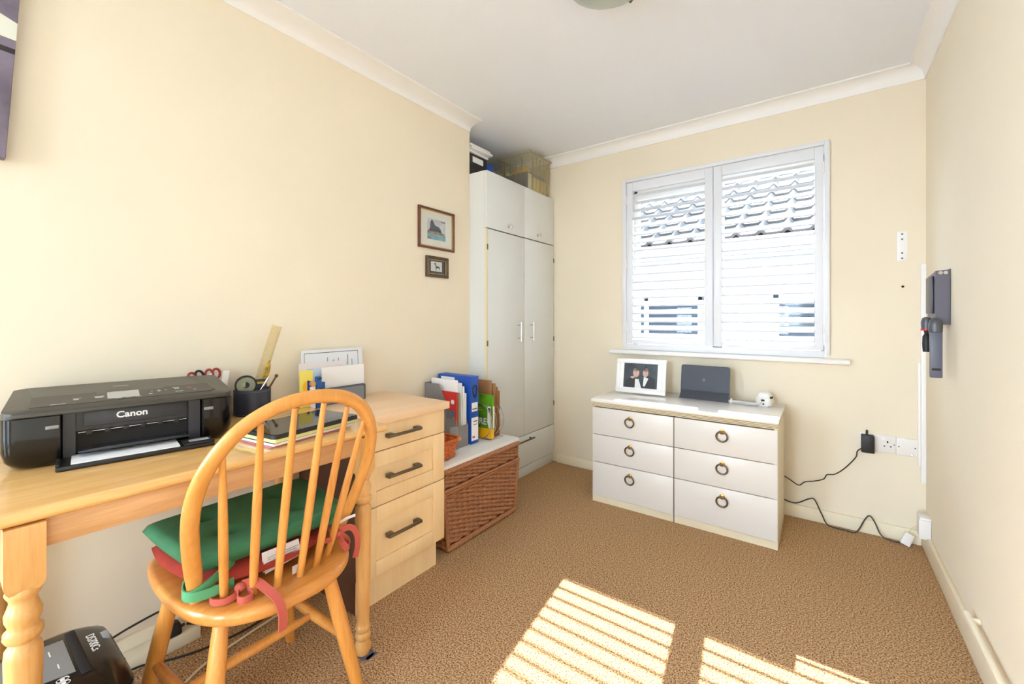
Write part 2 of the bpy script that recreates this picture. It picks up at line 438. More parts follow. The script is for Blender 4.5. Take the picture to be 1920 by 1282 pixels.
# neighbouring garage with a rolled tile roof
t = thing('neighbour_outbuilding', 'white rendered building with rolled tile roof seen through the shutters', 'building', (-.5, 5.5, -.25))
b = MB(); b.box(-7, 7, .25, 4.2, 0, 2.26); b.build('wall', mat('white_render', (226, 224, 218), .9, bump=(40, .2)), t, smooth=False)
tan30 = .584; run = 2.15; ez = 2.31
b = MB(); b.box(-7, 7, .10, .16, ez - .16, ez - .02); b.build('fascia', M_upvc, t, smooth=False)
b = MB()
rows = 7; w = .25
prof = [(0, .0), (.05, .0), (.10, .0), (.15, .005), (.175, .03), (.195, .05), (.21, .052), (.228, .032), (.245, .006)]
def rowpts(s0):
    pts = []
    for i in range(-18, 19):
        for (u, hh) in prof: pts.append((i * w + u + s0, hh))
    return pts
sl = Vector((0, 1, tan30)).normalized(); nr = Vector((0, -tan30, 1)).normalized()
for r_ in range(rows):
    y0 = run * r_ / rows; y1 = run * (r_ + 1) / rows + .05
    pts = rowpts(.0)
    for_ring = []
    for (yy, lift) in ((y0, -.006), (y0, .042), (y1, .006)):
        base = Vector((0, yy, ez + yy * tan30))
        for_ring.append([base + Vector((x, 0, 0)) + nr * (hh + lift) for (x, hh) in pts])
    b.loft(for_ring, cap=False, closed=False)
M_tile = mat('grey_brown_roof_tile', (126, 120, 114), .9, var=(5, .25), bump=(60, .4))
b.build('tile_roof', M_tile, t, smooth=False)
b = MB(); b.prism([(0.1, ez - .04), (run, ez + run * tan30 - .02), (2 * run, ez - .04)], -4.4, 4.4, 'yz'); b.build('roof_deck', M_tile, t, smooth=False)
b = MB(); b.sweep([(-4.4, run + .02, ez + run * tan30 + .03), (4.4, run + .02, ez + run * tan30 + .03)], .09, n=12); b.build('ridge', M_tile, t)
b = MB(); b.sweep([(-7, .05, ez - .06), (7, .05, ez - .06)], .045, n=12); b.build('gutter', mat('pale_gutter', (210, 212, 214), .4), t)
fr = MB()
for (x0, x1, z0, z1) in ((-2.1, -.7, 1.62, 1.68), (-2.1, -.7, .95, 1.01), (-2.1, -2.04, .95, 1.68), (-.76, -.7, .95, 1.68), (-1.44, -1.38, .95, 1.68)): fr.box(x0, x1, .20, .26, z0, z1, .004)
wf = fr.build('window', M_upvc, t)
b = MB(); b.box(-2.04, -.76, .225, .235, 1.01, 1.62); b.build('pane', mat('dark_window_glass', (60, 74, 88), .05, spec=.8), wf)
b = MB(); b.box(-7, 7, .20, .25, 0, .55); b.build('plinth', mat('dark_brick_plinth', (92, 84, 84), .9, bump=(30, .3)), t, smooth=False)
fr = MB()
for (x0, x1, z0, z1) in ((.05, 1.9, 1.62, 1.68), (.05, 1.9, .72, .78), (.05, .11, .72, 1.68), (1.84, 1.9, .72, 1.68)): fr.box(x0, x1, .20, .26, z0, z1, .004)
wf = fr.build('window', M_upvc, t)
b = MB(); b.box(.11, 1.84, .225, .235, .78, 1.62); b.build('pane', bpy.data.materials['dark_window_glass'], wf)

# ================================================================== wardrobe (built-in, white)
wx = -1.726
t = thing('wardrobe', 'tall off-white built-in wardrobe with two doors in the corner', 'wardrobe', (wx, 2.096, 0))
D = YB - 2.096 - .004
b = MB(); b.box(-.62, -.018, 0, .018, .07, 2.09, .001); b.box(-.62, -.018, D - .018, D, .07, 2.09); b.box(-.62, -.018, .018, D - .018, 2.072, 2.09)
b.box(-.62, -.60, .018, D - .018, .07, 2.072); b.box(-.60, -.018, .018, D - .018, 1.70, 1.718); b.box(-.60, -.018, .018, D - .018, .07, .088)
b.build('carcass', M_ward, t, smooth=False)
b = MB(); b.box(-.018, -.001, 0, .012, .07, 1.72); b.build('edge_strip', M_wardedge, t, smooth=False)
def knob(parent, y, z):
    k = MB(); k.lathe([(0, .012), (.003, .012), (.006, .006), (.016, .006)], (0, y, z), 14, axis='x')
    k.box(.014, .024, y - .012, y + .012, z - .012, z + .012, .004); k.build('knob', M_chrome, parent)
def bar_handle(parent, y0, y1, z0, z1, m):
    k = MB()
    if z1 - z0 > y1 - y0:
        y = (y0 + y1) / 2
        k.sweep([(.030, y, z0), (.030, y, z1)], .006, n=10)
        for zz in (z0 + .022, z1 - .022): k.sweep([(0, y, zz), (.030, y, zz)], .005, n=10)
    else:
        z = (z0 + z1) / 2
        k.sweep([(.030, y0, z), (.030, y1, z)], .006, n=10)
        for yy in (y0 + .022, y1 - .022): k.sweep([(0, yy, z), (.030, yy, z)], .005, n=10)
    k.build('handle', m, parent)
for (y0, y1, ky) in ((.002, .425, .240), (.428, D - .002, .606)):
    b = MB(); b.box(-.018, 0, y0, y1, 1.724, 2.089, .0015); d = b.build('top_door', M_ward, t); knob(d, ky, 1.765)
for (y0, y1, hy, side) in ((.014, .424, .345, 0), (.428, D - .004, .505, 1)):
    b = MB(); b.box(-.018, 0, y0, y1, .302, 1.716, .0015); d = b.build('door', M_ward, t)
    bar_handle(d, hy - .006, hy + .006, .98, 1.115, M_chrome)
    for zz in (1.60, .98, .47):
        b = MB(); yy = y0 - .006 if side == 0 else y1 - .004
        b.box(-.012, .004, yy - .004, yy + .006, zz - .018, zz + .018, .002); b.build('hinge', M_steel, d)
b = MB(); b.box(-.018, 0, .014, D - .004, .078, .297, .0015); d = b.build('drawer', M_ward, t); bar_handle(d, .29, .515, .262, .278, M_steel)
b = MB(); b.box(-.5, -.012, 0, D, 0, .068, .003); b.build('plinth', M_ward, t)

# ---- things on the wardrobe
b = MB()
def boxfile(label, loc, w, d, h, body, spine_label=True, rz=0):
    t = thing('box_file', label, 'box file', loc, rz, 'box files on top of the wardrobe')
    b = MB(); b.box(-d, 0, 0, w, 0, h, .003); b.build('case', body, t)
    if spine_label:
        b = MB(); b.box(0, .0008, w * .25, w * .80, h * .30, h * .78); b.build('label_card', M_paper, t, smooth=False)
    return t
boxfile('black box file lying flat under another on the wardrobe', (-1.90, 2.12, 2.09), .205, .33, .085, M_blackm, False)
boxfile('black box file with white spine label under the paper stack', (-1.905, 2.115, 2.175), .20, .33, .08, M_blackm)
t = boxfile('dark blue box file standing behind the clear storage tub', (-1.93, 2.345, 2.09), .08, .30, .16, M_blue, False)
zt = 2.255; cols = [M_paper, M_wplate, M_paper, M_paper]
for k, (hh, dx, rz) in enumerate(((.012, .01, .03), (.016, .035, -.05), (.010, .0, .06), (.014, .02, -.02))):
    b = MB(); b.box(-.29, 0, 0, .205, 0, hh, .002); o = b.build('paper_bundle', cols[k], loc=(-1.90 + dx, 2.115, zt), rz=rz); zt += hh
    tag(o, ['lowest paper bundle of the pile above the black box files', 'jutting white paper bundle second from the bottom of the wardrobe pile',
            'thin paper bundle second from the top of the wardrobe pile', 'topmost white paper bundle on the wardrobe pile'][k], 'papers', 'paper bundles on top of the wardrobe')
# clear storage tub
t = thing('storage_tub', 'clear ribbed plastic storage tub on the wardrobe top by the window wall', 'storage box', (-1.735, 2.62, 2.09))
def tubwall(b, x0, x1, y0, y1, z0, z1, th, flare):
    def ring(z, i, r=.035, n=5):
        f = flare * (z - z0) / (z1 - z0) - i; pts = []
        for (cx, cy, a0) in ((x1 + f - r, y1 + f - r, 0), (x0 - f + r, y1 + f - r, 90), (x0 - f + r, y0 - f + r, 180), (x1 + f - r, y0 - f + r, 270)):
            for k in range(n): a = R(a0 + 90 * k / (n - 1)); pts.append((cx + r * math.cos(a), cy + r * math.sin(a), z))
        return pts
    b.loft([ring(z0, 0), ring(z1, 0), ring(z1, th), ring(z0 + th, th)])
b = MB(); tubwall(b, -.295, -.02, .02, .30, 0.004, .29, .003, .012); b.build('tub', M_clear, t)
b = MB()
for z in (.286,): 
    b.box(-.312, -.004, .004, .012, z, z + .012); b.box(-.312, -.004, .308, .316, z, z + .012); b.box(-.312, -.304, .012, .308, z, z + .012); b.box(-.012, -.004, .012, .308, z, z + .012)
b.build('rim', M_clear, t)
b = MB()
for k in range(5): b.box(-.0225, -.0115, .05 + k * .05, .056 + k * .05, .02, .27)
for k in range(4): b.box(-.26 + k * .055, -.254 + k * .055, .011, .0225, .02, .27)
b.build('rib', M_clear, t)
def inside(name, label, cat, box, m, rz=0):
    x0, x1, y0, y1, z0, z1 = box
    b = MB(); b.box(x0, x1, y0, y1, z0, z1, .002)
    o = b.build(name, m); o.location = (-1.735, 2.62, 2.09 + .009); return tag(o, label, cat)
M_plum = mat('dark_plum_card', (60, 48, 56), .5)
M_cream = mat('cream_card', (226, 216, 160), .6)
M_yel = mat('yellow_cover', (222, 176, 60), .5, var=(16, .3))
inside('folder', 'dark plum folder against the near side of the clear tub', 'folder', (-.265, -.055, .034, .075, 0, .15), M_plum)
inside('envelope', 'white envelope edge standing beside the dark folder in the clear tub', 'envelope', (-.05, -.042, .034, .076, 0, .135), M_paper)
inside('card_folder', 'cream card folder against the front of the clear tub', 'folder', (-.044, -.035, .084, .275, 0, .115), M_cream)
inside('photo_album', 'dark album behind the cream card folder in the clear tub', 'album', (-.075, -.05, .084, .27, 0, .155), M_plum)
inside('book', 'yellow covered book leaning at the back of the clear tub', 'book', (-.24, -.10, .10, .13, 0, .22), M_yel)
inside('paperback', 'pale paperback at the far left of the clear tub', 'book', (-.278, -.264, .06, .18, 0, .19), M_cream)

# ================================================================== chest of drawers
t = thing('chest_of_drawers', 'low ivory six-drawer chest with ring pulls below the window', 'chest of drawers', (-.667, 2.452, 0))
cw = .494; cd = .455
b = MB()
b.box(-cw + .016, cw - .016, .02, cd, .038, .575); b.box(-cw, -cw + .016, .004, cd, 0, .6); b.box(cw - .016, cw, .004, cd, 0, .6)
b.build('carcass', M_chestcream, t, smooth=False)
b = MB(); b.box(-cw + .016, cw - .016, .006, .02, .0, .038); b.build('plinth', M_chestcream, t, smooth=False)
b = MB(); b.box(-.002, .002, .001, .02, 0, .592); b.build('centre_strip', M_steel, t, smooth=False)
b = MB(); b.box(-cw - .002, cw + .006, -.018, cd + .005, .624, .645, .004); b.build('top_board', M_chesttop, t)
b = MB()
prf = [(0.02, .592)]
for k in range(4):
    z = .594 + k * .0082
    prf += [(.008 - k * .004, z), (-.003 - k * .004, z + .0015), (-.004 - k * .004, z + .0035), (-.003 - k * .004, z + .0055), (.008 - k * .004, z + .007)]
prf += [(.02, .627)]
b.prism(prf, -cw, cw + .003, 'yz'); b.build('reeded_edge', M_chestcream, t, angle=50)
zs = [(.041, .248), (.252, .419), (.423, .588)]
for sgn in (-1, 1):
    for (z0, z1) in zs:
        x0, x1 = (-cw + .001, -.0025) if sgn < 0 else (.0025, cw - .001)
        b = MB(); b.box(x0, x1, 0, .018, z0, z1, .0018); d = b.build('drawer', M_chest, t)
        hx = -.252 if sgn < 0 else .246; hz = z1 - (.052 if z1 > .24 else .052)
        hz = {.248: .205, .419: .376, .588: .545}[z1]
        b = MB(); b.lathe([(0, .013), (-.004, .013), (-.006, .008)], (hx, 0, hz), 18, axis='y')
        b.box(hx - .009, hx + .009, -.016, -.004, hz - .006, hz + .007, .004); b.build('mount', M_brass, d)
        b = MB(); b.sweep([(hx + .0265 * math.cos(2 * PI * k / 36), -.013 - .003 * math.sin(2 * PI * k / 36), hz - .0235 + .0265 * math.sin(2 * PI * k / 36)) for k in range(36)], .0042, n=10, closed=True)
        b.build('ring_pull', M_ring, d)

# ---- on the chest: photo frame, dark tablet, white compact camera with strap
def tilt(ang): return Matrix.Rotation(ang, 4, 'X')
t = thing('framed_photograph', 'white framed photograph of two people standing on the chest', 'photo frame', (-.962, 2.74, .645), R(3))
Mt = tilt(-R(11))
fw, fh = .162, .228
b = MB()
for (x0, x1, z0, z1) in ((-fw, fw, 0.004, .03), (-fw, fw, fh - .026, fh), (-fw, -fw + .026, .03, fh - .026), (fw - .026, fw, .03, fh - .026)): b.box(x0, x1, -.006, .012, z0, z1, .003, M=Mt)
b.build('frame', mat('white_lacquer_frame', (240, 240, 242), .3), t)
b = MB(); b.box(-fw + .02, fw - .02, 0, .004, .022, fh - .02, M=Mt); b.build('mount_board', M_paper, t, smooth=False)
b = MB()
px0, px1, pz0, pz1 = -.112, .108, .040, .200
pm = [mat('print_dark_teal', (38, 52, 62), .4, var=(22, .5)), mat('print_skin', (196, 158, 146), .5), mat('print_black_suit', (22, 24, 30), .5), mat('print_white_shirt', (226, 226, 228), .5), mat('print_hair', (140, 112, 102), .5)]
def pq(pts, mi, e): b.face([Mt @ Vector((x, -e, z)) for (x, z) in pts], mi)
def pell(cx, cz, rx, rz, mi, e, n=20): pq([(cx + rx * math.cos(2 * PI * k / n), cz + rz * math.sin(2 * PI * k / n)) for k in range(n)], mi, e)
pq([(px0, pz0), (px1, pz0), (px1, pz1), (px0, pz1)], 0, .0006)
pq([(-.105, pz0), (-.02, pz0), (.0, .09), (-.025, .105), (-.06, .108), (-.098, .085)], 2, .0008)
pq([(.0, pz0), (.1, pz0), (.094, .105), (.055, .122), (.03, .11), (.01, .09)], 2, .0009)
pq([(-.035, pz0), (.008, pz0), (-.012, .098), (-.035, .098)], 3, .0010)
pq([(.018, .055), (.03, .052), (.052, .104), (.022, .115)], 3, .0011)
pell(-.03, .150 - .013, .021, .028, 1, .0012); pell(-.03, .157, .018, .011, 4, .0013)
pell(.032, .139, .018, .026, 1, .0012); pell(.032, .160, .017, .012, 4, .0013)
pell(-.052, .107, .014, .008, 1, .0013)
b.build('photograph', pm, t, smooth=False, keepn=True)
b = MB(); b.box(-.03, .03, .015, .019, .0, .19, M=Matrix.Translation((0, .062, 0)) @ tilt(R(14)) @ Matrix.Translation((0, -.01, 0))); b.build('stand', M_greyd, t, smooth=False)

t = thing('tablet', 'dark navy tablet propped upright on the chest under the window', 'tablet', (-.580, 2.79, .645), R(-3))
Mt = tilt(-R(7))
b = MB()
def rrect(x0, x1, z0, z1, r, n=6):
    pts = []
    for (cx, cz, a0) in ((x1 - r, z1 - r, 0), (x0 + r, z1 - r, 90), (x0 + r, z0 + r, 180), (x1 - r, z0 + r, 270)):
        for k in range(n): a = R(a0 + 90 * k / (n - 1)); pts.append((cx + r * math.cos(a), cz + r * math.sin(a)))
    return pts
b.prism(rrect(-.141, .141, .03, .206, .014), 0, .010, 'xz', M=Mt); b.build('back_shell', mat('slate_tablet_shell', (50, 54, 66), .45), t)
b = MB(); b.prism(rrect(-.130, .130, .05, .200, .01), -.0012, 0, 'xz', M=Mt); b.build('back_panel', mat('slate_tablet_back', (58, 62, 74), .5), t)
b = MB(); b.lathe([(-.0022, .009), (-.0010, .009)], (0, 0, .12), 20, axis='y', M=Mt); b.build('badge', mat('dark_badge', (32, 34, 42), .25), t)
b = MB(); b.loft([[(-.142, -.022, 0), (.142, -.022, 0), (.142, .045, 0), (-.142, .045, 0)], [(-.139, -.018, .012), (.139, -.018, .012), (.139, .040, .012), (-.139, .040, .012)],
                  [(-.136, -.002, .050), (.136, -.002, .050), (.136, .012, .050), (-.136, .012, .050)]]); b.build('dock_stand', mat('slate_dock', (46, 50, 62), .5), t)

t = thing('travel_plug_adapter', 'small rounded white plug adapter at the right end of the chest', 'adapter', (-.262, 2.80, .645), R(-12))
b = MB(); b.loft([[(x * s_, y * s_ * 1.0, z) for (x, y) in rrect(-.040, .040, -.036, .036, .022)] for (z, s_) in ((0, .86), (.006, .98), (.03, 1.0), (.045, .93), (.050, .86))]); b.build('body', M_wplate, t)
b = MB(); b.loft([[(x * s_, y * s_ + .006, z) for (x, y) in rrect(-.034, .034, -.026, .030, .016)] for (z, s_) in ((.048, 1.0), (.062, .97), (.072, .82), (.076, .6))]); b.build('cap', M_white, t)
b = MB(); b.box(-.006, .012, -.040, -.034, .030, .040, .002); b.box(.002, .010, -.040, -.034, .010, .018, .001); b.box(.033, .041, -.02, .012, .045, .055, .002); b.box(-.03, .03, -.028, .028, -.0005, .004)
b.build('socket_slot', M_dark, t)
t = thing('coiled_cable', 'bundled grey white cable lying beside the white plug adapter', 'cable', (-.365, 2.765, .645), R(-6))
b = MB()
for k in range(5):
    pts = [(-.075 + .15 * i / 30, .010 * math.sin(i * .42 + k * 1.25), .009 + .006 * math.cos(i * .42 + k * 1.25)) for i in range(31)]
    b.sweep(pts, .0032, n=8)
b.sweep([(.07, 0, .01), (.085, .004, .014), (.098, .012, .03)], .003, n=8)
b.build('cable_strands', mat('pale_grey_cable', (206, 208, 208), .4), t)
b = MB(); b.lathe([(-.066, .016), (-.058, .016)], (0, 0, .012), 14, axis='x'); b.build('tie_wrap', M_white, t)

# ================================================================== window-wall fittings
t = thing('wall_bracket', 'white perforated metal plate screwed to the wall right of the window', 'bracket', (.335, YB, 1.511))
b = MB(); b.box(-.021, .021, -.004, 0, -.076, .076, .001); b.build('plate', M_trim, t)
for zz in (.062, .036, -.035, -.062):
    b = MB(); b.lathe([(-.0055, .0042), (-.003, .0045)], (0, 0, zz), 10, axis='y'); b.build('screw', M_greyd, t)
b = MB(); b.lathe([(-.004, .004), (0, .006)], (.338, YB, 1.304), 12, axis='y'); o = b.build('wall_plug', M_hole); tag(o, 'small dark wall plug hole below the white perforated plate', 'wall plug')
b = MB(); b.box(.404, .4235, YB - .018, YB, .316, 1.412, .002); o = b.build('cable_trunking', M_trim); tag(o, 'longer white cable trunking strip running up the room corner', 'trunking', 'white cable trunking strips in the corner')
b = MB(); b.box(.393, .4035, YB - .014, YB, .40, .917, .002); o = b.build('cable_trunking', M_trim); tag(o, 'shorter white cable trunking strip ending beside the wall sockets', 'trunking', 'white cable trunking strips in the corner')
t = thing('double_socket', 'white double wall socket with a black adapter plugged in', 'socket', (.238, YB, .487), 0, 'white socket plates on the window wall')
b = MB(); b.box(-.073, .073, -.010, 0, -.0445, .0445, .003); b.build('face_plate', M_wplate, t)
b = MB()
for cx in (.040,):
    b.box(cx - .003, cx + .003, -.0106, -.009, .006, .016); b.box(cx - .016, cx - .009, -.0106, -.009, -.014, -.009); b.box(cx + .009, cx + .016, -.0106, -.009, -.014, -.009)
b.build('pin_hole', M_hole, t, smooth=False)
for cx in (-.022, .024):
    b = MB(); b.box(cx - .007, cx + .007, -.0135, -.009, .020, .034, .0015); b.build('switch', M_white, t)
b = MB(); b.lathe([(-.0108, .003), (-.009, .003)], (.066, 0, 0), 10, axis='y'); b.build('screw', M_steel, t)
t = thing('telephone_socket', 'white single wall socket plate nearest the room corner', 'socket', (.3525, YB, .483), 0, 'white socket plates on the window wall')
b = MB(); b.box(-.041, .041, -.010, 0, -.0445, .0445, .003); b.build('face_plate', M_wplate, t)
for cx in (-.031, .031):
    b = MB(); b.lathe([(-.0108, .003), (-.009, .003)], (cx, 0, 0), 10, axis='y'); b.build('screw', M_steel, t)
b = MB(); b.box(.010, .024, -.016, -.009, -.042, -.026, .003); b.build('jack_plug', M_white, t)
t = thing('power_adapter', 'black power adapter plugged into the double wall socket', 'adapter', (.198, YB - .010, .484))
b = MB(); b.box(-.028, .026, -.045, 0, -.048, .044, .005); b.build('body', M_blackm, t)
b = MB(); b.sweep([(-.004, -.02, .040), (-.004, -.02, .060), (-.003, -.014, .066)], .005, n=8); b.build('cable_boot', M_blackm, t)
def cord(name, label, pts, r, m, cat='cable', n=6, parent=None):
    b = MB(); off = Vector(parent.location) if parent else Vector((0, 0, 0))
    b.sweep([p - off for p in crom(pts, 6)], r, n=n); o = b.build(name, m, parent)
    return o if parent else tag(o, label, cat)
ADAPT = t
yw = YB - .022
cord('cord', None, [(.172, yw - .008, .452), (.155, yw, .43), (.150, yw, .40), (.118, yw, .35), (.085, yw, .31), (.055, yw, .285), (.025, yw, .277), (.010, yw, .25), (-.03, yw, .23), (-.075, yw, .215), (-.105, yw, .19), (-.15, yw, .215), (-.20, yw, .24)], .0028, M_cord, parent=ADAPT)
t = thing('cable_connector', 'small white connector block with looping dark cord leaning on the skirting by the corner', 'connector', (.335, YB - .055, 0))
b = MB(); b.box(-.018, .020, -.014, .014, .004, .066, .004, M=Matrix.Rotation(R(-14), 4, 'X') @ Matrix.Rotation(R(22), 4, 'Y')); b.build('body', M_wplate, t)
cord('cord', None, [(-.20, yw, .10), (-.15, yw, .085), (-.11, yw, .088), (-.055, yw, .125), (-.03, yw - .004, .125), (.0, yw - .012, .06), (.03, yw - .03, .012), (.10, yw - .03, .006), (.15, yw - .028, .010), (.185, yw - .006, .075), (.205, yw - .002, .10), (.225, yw - .004, .075), (.25, yw - .02, .02), (.29, yw - .03, .006), (.325, yw - .032, .010)], .0032, M_cord, parent=t)
cord('telephone_wire', 'thin white wire from the connector block to the corner box', [(.352, YB - .045, .062), (.365, YB - .04, .085), (.38, YB - .04, .10), (.392, YB - .06, .115)], .0018, M_cordw)
t = thing('junction_box', 'white plastic box mounted low on the right wall in the corner', 'junction box', (XR, 2.84, .135))
b = MB(); b.box(-.042, 0, -.035, .045, -.05, .05, .004); b.build('base', M_wplate, t)
b = MB(); b.box(-.046, -.002, -.040, -.033, -.052, .040, .003); b.build('cover', M_wplate, t)
# pipe along right wall
b = MB(); b.sweep(crom([(XR + .004, 2.045, .135), (XR - .012, 2.045, .135), (XR - .022, 2.035, .135), (XR - .022, 2.0, .135), (XR - .022, 1.0, .132), (XR - .022, -1.4, .13)], 6), .0095, n=12)
o = b.build('heating_pipe', M_skirt); tag(o, 'cream painted pipe running along the right wall above the skirting', 'pipe')

# ---- cordless vacuum wall dock with tools
t = thing('vacuum_wall_dock', 'grey cordless vacuum dock fixed to the right wall', 'wall dock', (XR, 2.5, 1.22))
M_dock = mat('slate_grey_plastic', (96, 94, 108), .4); M_dockd = mat('dark_blue_grey_plastic', (52, 54, 72), .35)
b = MB(); b.loft([[(-.004, y, z), (-.040, y, z)] for (y, z) in ()] or [[(0, -.060, -.105), (-.044, -.060, -.105), (-.044, .10, -.07), (0, .10, -.105)], [(0, -.060, .120), (-.044, -.060, .116), (-.044, .11, .10), (0, .10, .120)]])
b.build('back_plate', M_dock, t)
b = MB(); b.box(-.006, .0, -.064, -.058, -.105, .122, .002); b.build('metal_edge', M_greyd, t)
for xx in (-.030, -.015):
    b = MB(); b.lathe([(-.064, .007), (-.060, .007), (-.060, .004)], (xx, 0, .107), 14, axis='y'); b.build('screw', M_chrome, t)
b = MB(); b.box(-.052, -.044, -.030, .09, -.06, .098, .004); b.build('side_guard', M_dockd, t)
t = thing('vacuum_combination_tool', 'grey and dark domed vacuum tool hanging from the wall dock', 'vacuum tool', (XR - .050, 2.405, 1.085))
b = MB(); b.lathe([(0, .021), (.03, .022), (.048, .018), (.056, .009), (.058, .002)], (0, 0, .0), 20); b.build('domed_collar', M_greyd, t)
b = MB(); b.box(-.017, .020, -.010, .012, -.185, .0, .004); b.build('nozzle', mat('slate_grey_tool', (92, 96, 112), .4), t)
b = MB(); b.box(-.012, .014, -.0115, -.010, -.155, -.146); b.build('slot', M_dark, t, smooth=False)
t = thing('vacuum_brush_tool', 'dark vacuum brush tool with red ring on the wall dock', 'vacuum tool', (XR - .066, 2.475, 1.095))
b = MB(); b.lathe([(0, .017), (.03, .018), (.046, .014), (.052, .004)], (0, 0, 0), 18); b.build('collar', M_greyd, t)
b = MB(); b.lathe([(-.006, .0185), (.002, .0185)], (0, 0, 0), 18); b.build('red_ring', mat('red_plastic', (190, 30, 30), .4), t)
b = MB(); b.lathe([(-.095, .012), (-.06, .014), (-.03, .013), (-.02, .007), (-.006, .009)], (0, 0, 0), 16); b.build('brush_head', M_blackm, t)

# ================================================================== ceiling lamp
t = thing('ceiling_lamp', 'shallow greenish glass dome lamp on the ceiling', 'ceiling lamp', (-.625, 1.455, H))
b = MB(); b.lathe([(-.02, .155), (-.028, .158), (-.045, .150), (-.068, .115), (-.084, .065), (-.09, .004)], (0, 0, 0), 40); b.build('glass_dome', mat('frosted_green_glass', (176, 186, 178), .25), t)
b = MB(); b.lathe([(-.022, .10), (0, .10)], (0, 0, 0), 30); b.build('base_plate', M_chrome, t)
for a in (200, 320, 80):
    b = MB(); x, y = .158 * math.cos(R(a)), .158 * math.sin(R(a)); b.sweep([(x * .9, y * .9, -.012), (x * 1.02, y * 1.02, -.02), (x * 1.01, y * 1.01, -.036), (x * .95, y * .95, -.046)], .006, n=8); b.build('clip', M_steel, t)

# ================================================================== left wall pictures
def picture(name, label, y0, y1, z0, z1, fwid, fm, gilt, group=None):
    t = thing(name, label, 'picture', (XL, (y0 + y1) / 2, (z0 + z1) / 2), 0, group)
    hy, hz = (y1 - y0) / 2, (z1 - z0) / 2
    b = MB()
    # mitred moulding
    pr = [(0, 0), (.012, 0), (.018, .3), (.018, .65), (.011, 1.0), (0, 1.0)]
    rings = []
    for (sy, sz) in ((-1, -1), (1, -1), (1, 1), (-1, 1), (-1, -1)):
        rings.append([(.001 + x, sy * (hy - q * fwid), sz * (hz - q * fwid)) for (x, q) in pr])
    b.loft(rings, cap=False); b.build('frame', fm, t)
    b = MB(); g = fwid; gw = .004
    for (a0, a1, c0, c1) in ((-hy + g, hy - g, -hz + g, -hz + g + gw), (-hy + g, hy - g, hz - g - gw, hz - g), (-hy + g, -hy + g + gw, -hz + g, hz - g), (hy - g - gw, hy - g, -hz + g, hz - g)): b.box(.003, .011, a0, a1, c0, c1, .001)
    b.build('gilt_slip', gilt, t)
    return t, hy - g, hz - g
t, iy, iz = picture('framed_print', 'larger framed rock seascape print hanging on the left wall', 1.650, 1.940, 1.552, 1.792, .013, M_mahog, M_gold)
b = MB(); b.box(.001, .004, -iy, iy, -iz, iz); b.build('mount', mat('pale_mount_card', (226, 228, 220), .7), t, smooth=False)
pm = [mat('print_sky', (196, 202, 208), .7, var=(30, .12)), mat('print_rock', (82, 84, 92), .7, var=(60, .4)), mat('print_water', (128, 168, 178), .7, var=(60, .2)), mat('print_shore', (150, 128, 112), .7, var=(60, .3)), mat('print_darkcloud', (120, 126, 136), .7)]
b = MB()
def q(pts, mi, e): b.face([(.0042 + e, y, z) for (y, z) in pts], mi)
q([(-.074, -.062), (.074, -.062), (.074, .060), (-.074, .060)], 0, 0)
q([(-.074, -.062), (.074, -.062), (.074, -.025), (-.074, -.022)], 2, .0003)
q([(-.074, -.022), (-.055, .0), (-.048, .045), (-.038, .056), (-.028, .044), (-.012, .022), (.018, .018), (.032, .006), (.042, -.014), (.06, -.022)], 1, .0005)
q([(-.074, -.026), (.06, -.03), (.07, -.018), (.01, -.012), (-.074, -.014)], 3, .0007)
q([(-.074, -.062), (-.03, -.062), (-.05, -.052), (-.074, -.048)], 4, .0007)
q([(.03, .055), (.072, .055), (.07, .046), (.04, .048)], 4, .0007)
b.build('print', pm, t, smooth=False, keepn=True)
b = MB(); b.box(.0062, .0078, -iy, iy, -iz, iz); b.build('glass', M_pglass, t, smooth=False)
t, iy, iz = picture('framed_dog_picture', 'smaller dark framed dog picture below the seascape print', 1.708, 1.888, 1.386, 1.510, .018, M_mahogd, M_gold)
b = MB(); b.box(.001, .004, -iy, iy, -iz, iz); b.build('mount', mat('dark_blue_mount', (44, 50, 62), .6), t, smooth=False)
pm = [mat('pale_grey_print', (214, 216, 212), .7), mat('print_dog', (70, 70, 76), .7)]
b = MB()
q([(-.05, -.026), (.042, -.026), (.042, .032), (-.05, .032)], 0, 0)
q([(-.022, .022), (-.012, .026), (-.008, .016), (-.004, .006), (.014, .004), (.022, .0), (.024, -.016), (.019, -.016), (.017, -.006), (.004, -.006), (-.004, -.008), (-.005, -.02), (-.010, -.02), (-.011, -.004), (-.012, .010), (-.022, .016)], 1, .0004)
b.build('print', pm, t, smooth=False, keepn=True)
b = MB(); b.box(.0062, .0078, -iy, iy, -iz, iz); b.build('glass', M_pglass, t, smooth=False)
# large canvas at the left edge, hung slightly crooked
t = thing('canvas_print', 'large purple grey canvas print cut off by the left edge of the photo', 'picture', (XL + .001, -.268, 2.043))
t.rotation_euler = (R(-3.2), 0, 0)
b = MB(); b.box(0, .038, -.42, .42, -.435, .34, .003); b.build('canvas', mat('grey_purple_painting', (120, 112, 130), .8, var=(9, .45), bump=(300, .2)), t)
def cq(pts, m):
    b = MB(); b.prism(pts, .0381, .0386, 'yz'); b.build('painted_shape', m, t, smooth=False)
cq([(.30, -.10), (.42, -.10), (.42, -.05), (.36, -.03), (.30, -.06)], mat('paint_pale', (214, 216, 204), .8))
cq([(.2, -.14), (.42, -.14), (.42, -.125), (.2, -.125)], mat('paint_dark', (50, 44, 48), .8))
cq([(.33, .0), (.42, .02), (.42, .05), (.33, .04)], mat('paint_ochre', (176, 146, 116), .8))

# ================================================================== desk
ZD = .768
t = thing('writing_desk', 'lacquered pine desk on turned legs against the left wall', 'desk', (-1.262, 0.0, 0))
def deskloc(x, y, z): return Vector((x + 1.262, y, z))
b = MB()
